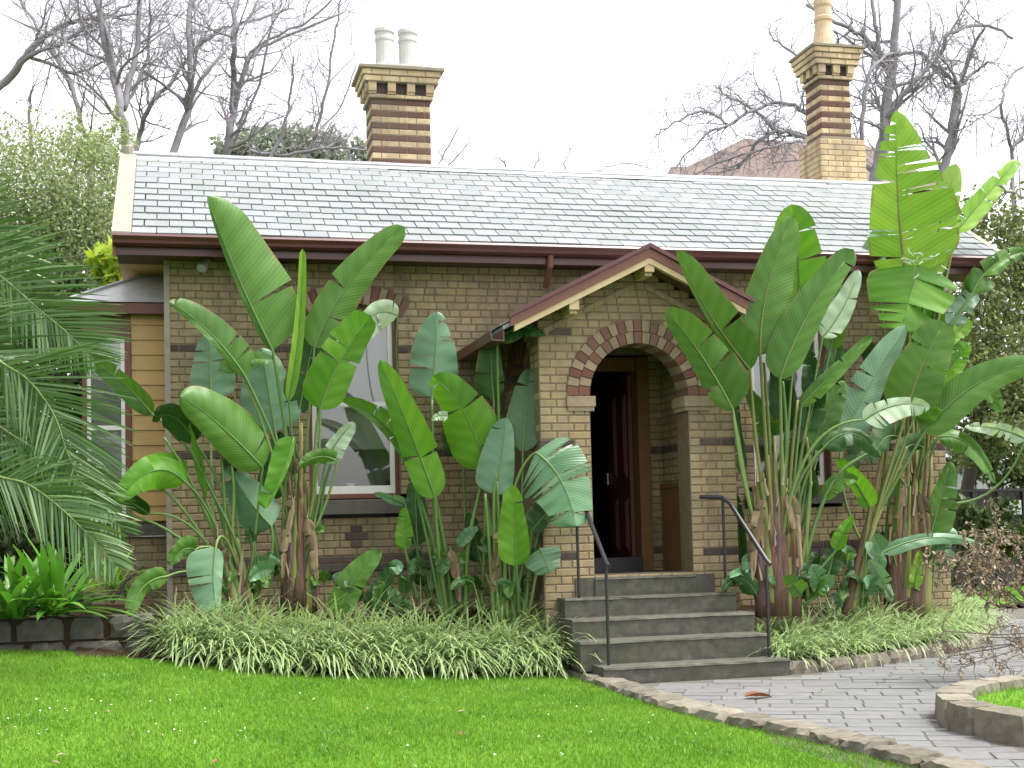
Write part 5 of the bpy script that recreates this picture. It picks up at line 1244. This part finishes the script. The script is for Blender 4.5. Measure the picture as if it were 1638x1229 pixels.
# ------------------------------------------------------------------ strap-leaved plants on the retaining wall
def strap_plant(px, py, Y, n, L, wd, mat, lab, spread=1.0, cat='plant', up=.3):
    p0 = at(px, py, Y); pl_ = empty('strap_leaf_plant', p0, lab, cat); 
    for i in range(n):
        a = random.uniform(0, 6.28); el = random.uniform(up, 1.35); d_ = Vector((math.cos(a)*math.cos(el)*spread, math.sin(a)*math.cos(el)*spread, math.sin(el))).normalized(); l_ = L*random.uniform(.6, 1.1)
        sd_ = d_.cross(Vector((0, 0, 1))).normalized(); nv = sd_.cross(d_); vs = []; p = p0+Vector((random.gauss(0, .05), random.gauss(0, .05), 0)); m_ = 7; dd = d_.copy()
        for k_ in range(m_+1):
            t = k_/m_; w_ = wd*(.5+.9*t if t < .5 else .95)*(1 if t < .6 else max(1-((t-.6)/.4)**1.6, .04))
            for s_ in (-1, 0, 1): vs.append(p+sd_*w_*s_*.5+nv*(abs(s_)*w_*.18))
            dd = (dd+Vector((0, 0, -.09-.05*random.random()))).normalized(); p = p+dd*(l_/m_)
        b = MB(); b.add(vs, [(k_*3+q, k_*3+q+1, k_*3+q+4, k_*3+q+3) for k_ in range(m_) for q in range(2)]); b.build('leaf', M[mat], pl_, smooth=True)
    return pl_
strap_plant(20, 990, 12.85, 46, .78, .085, 'strap', 'broad strap-leaved clump on the left end of the retaining wall')
strap_plant(84, 984, 12.95, 46, .85, .08, 'strap', 'tall glossy strap-leaved clump on the retaining wall beside the palm')
sp2 = strap_plant(178, 940, 13.7, 34, .66, .034, 'l_yellow', 'spiky yellow-edged rosette on a bent woody stem near the house corner')
b = MB(); b.tube([at(130, 975, 13.5), at(150, 955, 13.5), at(170, 958, 13.55), at(180, 938, 13.7)], [.03, .035, .03, .025], 8); b.tube([at(178, 965, 13.6), at(200, 930, 13.6), at(230, 905, 13.6)], [.025, .02, .012], 7); b.build('stem', M['barkb'], sp2)
strap_plant(205, 955, 13.9, 20, .5, .03, 'strap', 'small dark grassy rosette beside the bent woody stem')

# ------------------------------------------------------------------ leafy trees and shrubs
def foliage_tree(name, lab, cat, clumps, n, size, mat, base=None, group=None, trunkmat='barkb', flat=.0, tr=.12, elong=1.7):
    """clumps: list of (px,py,Y,rx,ry(m),rz) ellipsoids, leaves on their shells; base: ground point of the stem"""
    cs = [(at(x, y, Y), rx, ry, rz) for x, y, Y, rx, ry, rz in clumps]
    base = Vector(base) if base is not None else Vector((cs[0][0].x, cs[0][0].y, .2))
    t = empty(name, base, lab, cat, group); vol = np.array([c_[1]*c_[3] for c_ in cs]); pick = RNG.choice(len(cs), n, p=vol/vol.sum())
    # second level: small clumps inside each ellipsoid
    P_ = np.zeros((n, 3)); 
    for ci, (c_, rx, ry, rz) in enumerate(cs):
        idx = np.where(pick == ci)[0]; m_ = max(int(len(idx)/45), 1)
        d_ = RNG.normal(size=(m_, 3)); d_ /= np.linalg.norm(d_, axis=1)[:, None]; rr = RNG.uniform(.55, 1.05, m_)[:, None]
        sub = np.array(c_)+d_*rr*np.array([rx, ry, rz]); s_ = RNG.choice(m_, len(idx)); P_[idx] = sub[s_]+RNG.normal(size=(len(idx), 3))*min(rx, rz)*.17
    ax = RNG.normal(size=(n, 3)); ax[:, 2] -= .3; ax /= np.linalg.norm(ax, axis=1)[:, None]; o2 = RNG.normal(size=(n, 3)); sd_ = np.cross(ax, o2); sd_ /= np.linalg.norm(sd_, axis=1)[:, None]
    s_ = size*RNG.uniform(.6, 1.3, n)[:, None]
    vs = np.stack([P_-ax*s_*elong*.5, P_+sd_*s_*.5, P_+ax*s_*elong*.5, P_-sd_*s_*.5], 1).reshape(-1, 3)-np.array(base)
    f = np.arange(n*4).reshape(n, 4); me = np_mesh('crown', vs, f, M[mat]); link_mesh('crown', me, t, base)
    b = MB(); top = cs[0][0]
    b.tube([base, base.lerp(top, .5)+Vector((.1, 0, 0)), top], [tr, tr*.75, tr*.4], 8)
    for c_, rx, ry, rz in cs[1:]:
        a = base.lerp(top, random.uniform(.4, .8)); b.tube([a, a.lerp(c_, .5)+Vector((0, 0, .1)), c_], [tr*.45, tr*.3, tr*.1], 6)
    b.build('trunk', M[trunkmat], t, smooth=True); return t
foliage_tree('leafy_tree', 'pale olive-green feathery tree behind the left gable', 'tree', [(90, 300, 21, 1.3, 1.0, 1.0), (20, 330, 21, 1.1, 1, 1.2), (150, 290, 21.5, .7, .8, .9), (60, 400, 21, 1.2, 1, 1.1), (140, 400, 21, .8, .8, 1.1), (110, 460, 21, 1.2, 1, 1.0), (30, 470, 21, 1, 1, 1), (-60, 380, 21, 1.2, 1, 1.4), (185, 235, 22, .35, .5, .6), (130, 225, 22, .35, .4, .4)], 58000, .032, 'fol_olive', base=(-2.3, 21, .2), tr=.16, elong=2.2)
foliage_tree('shrub', 'yellow-green large-leaved shrub behind the bay window roof', 'shrub', [(190, 430, 19, .35, .4, .5), (205, 450, 18.8, .3, .4, .4), (160, 470, 19, .4, .4, .5), (170, 420, 19.2, .3, .4, .4)], 420, .16, 'fol_lime', base=(-1.0, 19.6, .6), tr=.04)
foliage_tree('hedge', 'dark green hedge filling the space behind the palm', 'hedge', [(20, 640, 17.4, 1.2, .6, .9), (80, 740, 17, 1.1, .6, .8), (20, 800, 16.6, 1.2, .6, .7), (110, 580, 17.6, .6, .6, .9), (60, 540, 18, .9, .6, .8), (100, 850, 16.2, .6, .5, .5), (-60, 720, 17.2, 1.3, .6, 1.3), (40, 900, 15.8, 1, .5, .5)], 15000, .075, 'fol_dark', base=(-2.2, 17, .6))
foliage_tree('pine_tree', 'distant grey-green pine crown behind the left half of the roof', 'tree', [(440, 250, 40, 1.9, 1.2, .8), (530, 258, 40, 1.6, 1.2, .6), (390, 255, 40, 1.0, 1, .5), (490, 240, 40.5, 1.2, 1, .6)], 12000, .11, 'fol_grey', base=(3.0, 40, 0), tr=.3)
foliage_tree('leafy_tree', 'tall grey-green bushy tree beyond the right gable', 'tree', [(1600, 420, 22, 1.2, .9, 1.1), (1640, 500, 22, 1.4, 1, 1.2), (1560, 520, 21.5, .7, .8, .9), (1600, 600, 21, 1.2, .9, 1.0), (1560, 640, 21, .7, .8, .8), (1640, 650, 21, 1.2, .9, 1.0), (1610, 700, 20.5, 1.0, .8, .6), (1690, 420, 22, 1.3, 1, 1.3)], 24000, .06, 'fol_bush', base=(13.4, 21.6, .2), tr=.14)
foliage_tree('shrub', 'dark low shrub in front of the timber fence', 'shrub', [(1560, 845, 20, .5, .4, .35), (1615, 845, 20, .6, .4, .4), (1535, 830, 19.8, .35, .4, .5)], 3600, .07, 'fol_dark', base=(12.2, 20, .1), tr=.04)
foliage_tree('shrub', 'grey-green shrub overhanging the white wall beyond the fence', 'shrub', [(1615, 735, 22.2, .9, .5, .5), (1560, 720, 22.4, .5, .4, .5), (1650, 770, 22, .5, .4, .5)], 5000, .06, 'fol_bush', base=(14, 22.6, .1), tr=.05)

# ------------------------------------------------------------------ bare trees
def grow(b, p, d, L, r, lv, rs, up_=.25, wig=.25, twist=0, sides=5):
    n = 5; pts = [p]; rr = [r]; d = d.normalized(); child = []
    for i in range(n):
        d = (d+Vector((rs.gauss(0, wig), rs.gauss(0, wig), rs.gauss(0, wig)+up_*.3))).normalized(); p = p+d*(L/n); pts.append(p); rr.append(r*(1-.75*(i+1)/n)); child.append((p, d, rr[-1]))
    b.tube(pts, rr, sides if r > .03 else 3, cap=False)
    if lv > 0:
        for (q, dd, rq) in child:
            for _ in range(rs.choice([0, 1, 1, 2])):
                a = Vector((rs.gauss(0, 1), rs.gauss(0, .6), rs.gauss(0, 1))); nd = (dd*.75+a.normalized()*.75).normalized()
                grow(b, q, nd, L*rs.uniform(.45, .75), max(rq*.65, .004), lv-1, rs, up_, wig)
def bare_tree(lab, Y, limbs, seed, base=None, lv=2, mat='bark', up_=.3, dens=1.0, group='bare winter trees behind the house', tl=1.0, wig=.22):
    """limbs: [(pixel polyline, px radius at start, px radius at end)]"""
    rs = random.Random(seed); P0 = at(limbs[0][0][0][0], limbs[0][0][0][1], Y)
    base = Vector(base) if base is not None else Vector((P0.x, P0.y, -.1))
    t = empty('bare_tree', base, lab, 'tree', group); k0 = ppm(P0)
    tb = MB(); r_ = limbs[0][1]*k0; tb.tube([base, base.lerp(P0, .5), P0], [r_*1.5, r_*1.2, r_*1.02], 8); tb.build('trunk', M[mat], t, smooth=True)
    for poly, r0, r1 in limbs:
        P_ = []; dz = 0
        for i, (x, y) in enumerate(poly): P_.append(at(x, y, Y+rs.gauss(0, .25)*(i > 0)))
        out = []
        for i in range(len(P_)-1):
            a, b_, c_, d_ = P_[max(i-1, 0)], P_[i], P_[i+1], P_[min(i+2, len(P_)-1)]
            for k_ in range(5):
                tq = k_/5; out.append(.5*((2*b_)+(c_-a)*tq+(2*a-5*b_+4*c_-d_)*tq*tq+(3*b_-a-3*c_+d_)*tq**3)+Vector((rs.gauss(0, .02), 0, rs.gauss(0, .02))))
        out.append(P_[-1]); m_ = len(out); lb = MB(); rr = [(r0+(r1-r0)*i/(m_-1))*k0*.82 for i in range(m_)]
        lb.tube(out, rr, 7)
        for i in range(2, m_):
            if rs.random() < .6*dens:
                T = (out[i]-out[i-1]).normalized(); a = Vector((rs.gauss(0, 1), rs.gauss(0, .5), rs.gauss(.1, 1))).normalized()
                grow(lb, out[i], T*.7+a*.8, tl*rs.uniform(.7, 1.9), max(rr[i]*.5, .012), lv, rs, up_, wig)
        lb.build('limb', M[mat], t, smooth=True)
    return t
bare_tree('bare tree with two thick limbs entering at the top left corner', 26, [([(-60, 190), (0, 140), (40, 92), (80, 52), (130, 30), (215, 22)], 10, 3), ([(40, 92), (90, 70), (160, 35), (210, 5)], 5, 2), ([(45, 88), (110, 115), (150, 105), (210, 80)], 4, 1.5)], 1, base=(-5.5, 26, 0))
bare_tree('bare tree with a forked trunk rising right behind the left gable', 25, [([(205, 270), (196, 180), (178, 110), (163, 40), (160, -40)], 9, 6), ([(196, 175), (212, 110), (222, 40), (226, -40)], 7, 4), ([(190, 150), (172, 60), (150, -10)], 4, 2), ([(200, 180), (235, 90), (240, 0)], 4, 2)], 2)
bare_tree('bare tree curving up to the right above the left verge', 27, [([(212, 275), (225, 215), (240, 172), (290, 108), (335, 58), (400, 36), (470, 14)], 6, 2), ([(240, 172), (232, 130), (245, 100)], 3, 2), ([(310, 85), (305, 30), (315, -30)], 4, 2.5)], 3)
bare_tree('bare tree with a leaning grey trunk above the roof near the left verge', 26, [([(268, 275), (298, 178), (305, 110), (302, 40), (312, -30)], 8, 4), ([(298, 178), (330, 115), (375, 68)], 5, 2), ([(300, 165), (320, 60), (345, -10)], 3, 2)], 4)
bare_tree('bare tree with three upright limbs left of the left chimney', 27, [([(358, 275), (368, 205), (374, 150), (372, 60), (385, -30)], 9, 4), ([(372, 190), (395, 105), (430, 70), (550, 20)], 6, 2), ([(376, 180), (400, 85), (480, 40), (545, -5)], 4, 1.5), ([(378, 200), (410, 150), (430, 60), (450, 0)], 3, 1.5)], 5, lv=2)
bare_tree('thin bare tree left of the left gable above the pale foliage', 28, [([(145, 260), (128, 190), (112, 130), (60, 50), (20, -30)], 6, 2.5), ([(118, 150), (95, 90), (110, 20)], 3, 1.5), ([(50, 250), (46, 180), (52, 140)], 4, 2)], 6)
bare_tree('low bare tree with dense fine branches just left of the left chimney', 30, [([(470, 280), (505, 215), (520, 150), (535, 60), (545, 0)], 4, 1.5), ([(420, 280), (450, 215), (465, 150), (470, 90)], 4, 1.5), ([(400, 243), (460, 250), (520, 236), (580, 240)], 4, 2), ([(500, 220), (545, 170), (570, 100)], 2.5, 1)], 7, lv=2, dens=1.2)
bare_tree('small bare branch tips showing over the ridge right of the left chimney', 34, [([(690, 290), (705, 255), (735, 200)], 2.5, 1), ([(700, 285), (730, 250), (750, 230)], 2, .8), ([(805, 300), (808, 265), (790, 250)], 2.5, 1), ([(860, 300), (855, 270), (865, 235)], 2.5, 1), ([(900, 300), (905, 262), (915, 235)], 2, 1), ([(960, 300), (955, 275), (1000, 262), (1040, 270)], 2, 1)], 8, lv=1, dens=.9, tl=.7)
bare_tree('big bare tree with a thick grey trunk behind the right chimney', 26, [([(1398, 300), (1412, 230), (1420, 170), (1428, 90), (1440, -40)], 13, 7), ([(1424, 100), (1385, 62), (1345, 40), (1290, 8)], 6, 3), ([(1418, 190), (1462, 130), (1495, 100), (1520, 55), (1570, 40), (1620, 62)], 6, 3), ([(1410, 100), (1400, 40), (1390, -30)], 5, 3), ([(1420, 90), (1470, 85), (1490, 105), (1525, 130)], 4, 3)], 9, lv=2, up_=.05)
bare_tree('bare tree with a dark slim trunk close to the right chimney', 24.5, [([(1372, 300), (1380, 190), (1388, 130), (1402, 100), (1440, 80)], 5, 3), ([(1372, 240), (1366, 190), (1340, 150)], 2, 1)], 10, lv=2, up_=0)
bare_tree('bare tree with a forked trunk left of the top right corner', 25, [([(1505, 300), (1518, 230), (1530, 160), (1535, 135)], 9, 7), ([(1535, 135), (1552, 85), (1575, 45)], 5, 2.5), ([(1532, 140), (1560, 115), (1580, 100)], 4, 2), ([(1530, 135), (1505, 110), (1490, 100)], 4, 2)], 11, up_=-.1)
bare_tree('spreading bare tree with drooping fine branches left of the right chimney', 25, [([(1320, 260), (1290, 225), (1250, 212), (1215, 225), (1180, 270)], 5, 3), ([(1300, 190), (1270, 168), (1235, 165), (1190, 185), (1160, 205)], 5, 2.5), ([(1245, 215), (1205, 175), (1165, 155), (1150, 140)], 4, 1.5), ([(1165, 200), (1130, 180), (1080, 195), (1050, 215)], 3, 1.2), ([(1290, 100), (1245, 70), (1230, 50)], 3, 1.2), ([(1180, 195), (1130, 215), (1080, 270)], 3, 1.2), ([(1290, 225), (1240, 235), (1150, 260), (1100, 290)], 3, 1.2)], 12, base=(9.5, 25.5, 0), lv=2, up_=-.15, dens=1.5, tl=.8, wig=.35)
bare_tree('bare tree with zigzag twigs at the right edge of the picture', 25, [([(1622, 320), (1618, 250), (1608, 200), (1602, 160), (1620, 120), (1650, 100)], 4, 2), ([(1650, 320), (1600, 300), (1580, 298)], 4, 3), ([(1618, 240), (1640, 210)], 4, 3), ([(1600, 165), (1570, 190), (1545, 195)], 2, 1)], 13, lv=2, up_=0, wig=.35)

# ------------------------------------------------------------------ buildings and fence beyond
fb = empty('far_house', (22, 52, 0), 'distant house with a brown tiled hip roof behind bare branches', 'house')
def pxbox(par, name, x0, y0, x1, y1, Y, dep, mat):
    a, b_ = at(x0, y0, Y), at(x1, y1, Y); q = MB(); q.box((min(a.x, b_.x), Y, min(a.z, b_.z)), (max(a.x, b_.x), Y+dep, max(a.z, b_.z))); return q.build(name, M[mat], par)
a_, b_ = at(1180, 222, 52), at(1300, 296, 52)
ww = MB(); ww.box((at(1070, 300, 52).x, 52.5, 0), (at(1290, 300, 52).x+6, 60, at(1180, 292, 52).z-.0)); ww.build('wall', M['farwall'], fb)
zt, z0_, xr0, xr1 = a_.z, at(1180, 292, 52).z, at(1182, 222, 52).x, at(1300, 225, 52).x+5
x0_ = at(1060, 296, 52).x
q = MB(); q.add([(x0_, 52, z0_), (xr1+2, 52, z0_), (xr1+2, 61, z0_), (x0_, 61, z0_), (at(1190, 222, 56.5).x, 56.5, at(1190, 222, 56.5).z), (xr1, 56.5, at(1190, 222, 56.5).z)], [(0, 1, 5, 4), (1, 2, 5), (2, 3, 4, 5), (3, 0, 4), (3, 2, 1, 0)]); q.build('roof', M['farroof'], fb)
q = MB(); xl = at(1062, 280, 49).x; q.add([(xl, 49, at(1062, 288, 49).z), (at(1128, 288, 49).x, 49, at(1062, 288, 49).z), (at(1128, 268, 52).x, 51.9, at(1128, 268, 52).z), (at(1072, 268, 52).x, 51.9, at(1072, 268, 52).z)], [(0, 1, 2, 3)]); q.build('lean_to_roof', M['farroof'], fb)
fe = empty('timber_fence', (14, 22.2, 0), 'weathered dark paling fence at the right behind the house', 'fence')
zt, zb = at(1570, 785, 21.5).z, .0
x = at(1505, 785, 21.5).x
while x < at(1990, 785, 21.5).x:
    q = MB(); q.box((x, 21.5, zb), (x+.145, 21.52, zt+random.uniform(-.01, .01))); q.build('paling', M['fence'], fe); x += .15
q = MB(); q.box((at(1505, 785, 21.5).x, 21.47, zt-.02), (at(1990, 785, 21.5).x, 21.53, zt+.03)); q.build('rail', M['iron'], fe)
for px in (1560, 1600, 1640):
    q = MB(); c_ = at(px, 800, 21.4); q.box((c_.x-.05, 21.4, 0), (c_.x+.05, 21.46, zt-.03)); q.build('post', M['iron'], fe)
c_ = at(1620, 812, 21.3); q = MB(); q.box((c_.x-.2, 21.36, c_.z-.13), (c_.x+.22, 21.39, c_.z+.13)); tag(q.build('notice_board', M['whitewall']), 'blank pale board fixed to the dark fence', 'board')
sh = empty('white_shed', (15, 24, 0), 'white clad outbuilding showing above the dark fence', 'shed')
z0_ = at(1570, 742, 24).z; x = at(1500, 742, 24).x
while x < at(1900, 742, 24).x:
    q = MB(); q.box((x, 24, 0), (x+.19, 24.03, z0_)); q.build('panel', M['whitewall'], sh); x += .2
q = MB(); q.prism([(23.8, z0_), (26.5, z0_+.5), (26.5, z0_+.55), (23.8, z0_+.05)], 0, at(1500, 742, 24).x-.2, at(1900, 742, 24).x+.3); q.build('roof', M['lead'], sh)

# ------------------------------------------------------------------ contorted dry shrub at the right
ds = empty('dry_shrub', at(1660, 1060, 10.3).to_2d().to_3d(), 'dead twisted shrub with curled tan leaves at the right edge of the path', 'shrub')
rs = random.Random(31); tw = MB(); dl = MB(); rl = MB()
def curly(p, d, L, r, lv):
    n = 9; pts = [p]; rr = [r]
    for i in range(n):
        d = (d+Vector((rs.gauss(0, .5), rs.gauss(0, .35), rs.gauss(0, .45)))).normalized(); p = p+d*(L/n); pts.append(p); rr.append(r*(1-.6*i/n))
        if lv and rs.random() < .5: curly(p, (d+Vector((rs.gauss(0, .8), rs.gauss(0, .5), rs.gauss(0, .8)))).normalized(), L*.55, r*.65, lv-1)
        if lv < 2 and rs.random() < .16*DENS:
            q = p; a = Vector((rs.gauss(0, 1), rs.gauss(0, 1), rs.gauss(-.5, .8))).normalized(); sv = a.cross(Vector((rs.gauss(0, 1), rs.gauss(0, 1), rs.gauss(0, 1)))).normalized()*rs.uniform(.005, .013); vs = []
            for k_ in range(5):
                ww_ = (.3, 1, 1, .8, .15)[k_]; vs += [q-sv*ww_, q+sv*ww_]; q = q+a*.014; a = (a+Vector((rs.gauss(0, .6), rs.gauss(0, .6), rs.gauss(-.2, .6)))).normalized()
            (rl if rs.random() < .03 else dl).add(vs, [(k_*2, k_*2+1, k_*2+3, k_*2+2) for k_ in range(4)])
    tw.tube(pts, rr, 5, cap=False)
DENS = 3.0
root = at(1690, 1010, 10.6)
tw.tube([Vector((root.x+.3, root.y, -.05)), Vector((root.x+.2, root.y, .3)), root], [.05, .045, .03], 7)
for (x, y, n_) in ((1640, 900, 5), (1600, 880, 6), (1580, 900, 5), (1610, 930, 6), (1560, 890, 4), (1630, 860, 6), (1590, 950, 4), (1540, 905, 3), (1520, 900, 2), (1620, 960, 4)):
    e_ = at(x, y, 10.8+rs.uniform(-.4, .4)); tw.tube([root, root.lerp(e_, .5)+Vector((0, 0, .05)), e_], [.012, .008, .005], 5)
    for _ in range(n_): curly(e_+Vector((rs.gauss(0, .06), rs.gauss(0, .1), rs.gauss(0, .06))), Vector((rs.gauss(-.2, 1), rs.gauss(0, .6), rs.gauss(0, .8))).normalized(), rs.uniform(.2, .42), .0075, 1)
DENS = .8
for (x, y, n_) in ((1620, 1000, 5), (1580, 1020, 4), (1560, 1060, 4), (1600, 1060, 4), (1540, 1040, 4), (1520, 1050, 2), (1630, 1030, 5), (1510, 1010, 3)):
    e_ = at(x, y, 10.2+rs.uniform(-.3, .3)); tw.tube([root, root.lerp(e_, .5)+Vector((0, 0, -.03)), e_], [.009, .006, .004], 5)
    for _ in range(n_): curly(e_, Vector((rs.gauss(-.3, 1), rs.gauss(0, .5), rs.gauss(-.4, .8))).normalized(), rs.uniform(.16, .36), .004, 1)
tw.build('twigs', M['twig'], ds)['kind'] = 'stuff'; dl.build('dry_leaves', M['dryleaf'], ds)['kind'] = 'stuff'; rl.build('rust_leaves', M['rust'], ds)['kind'] = 'stuff'
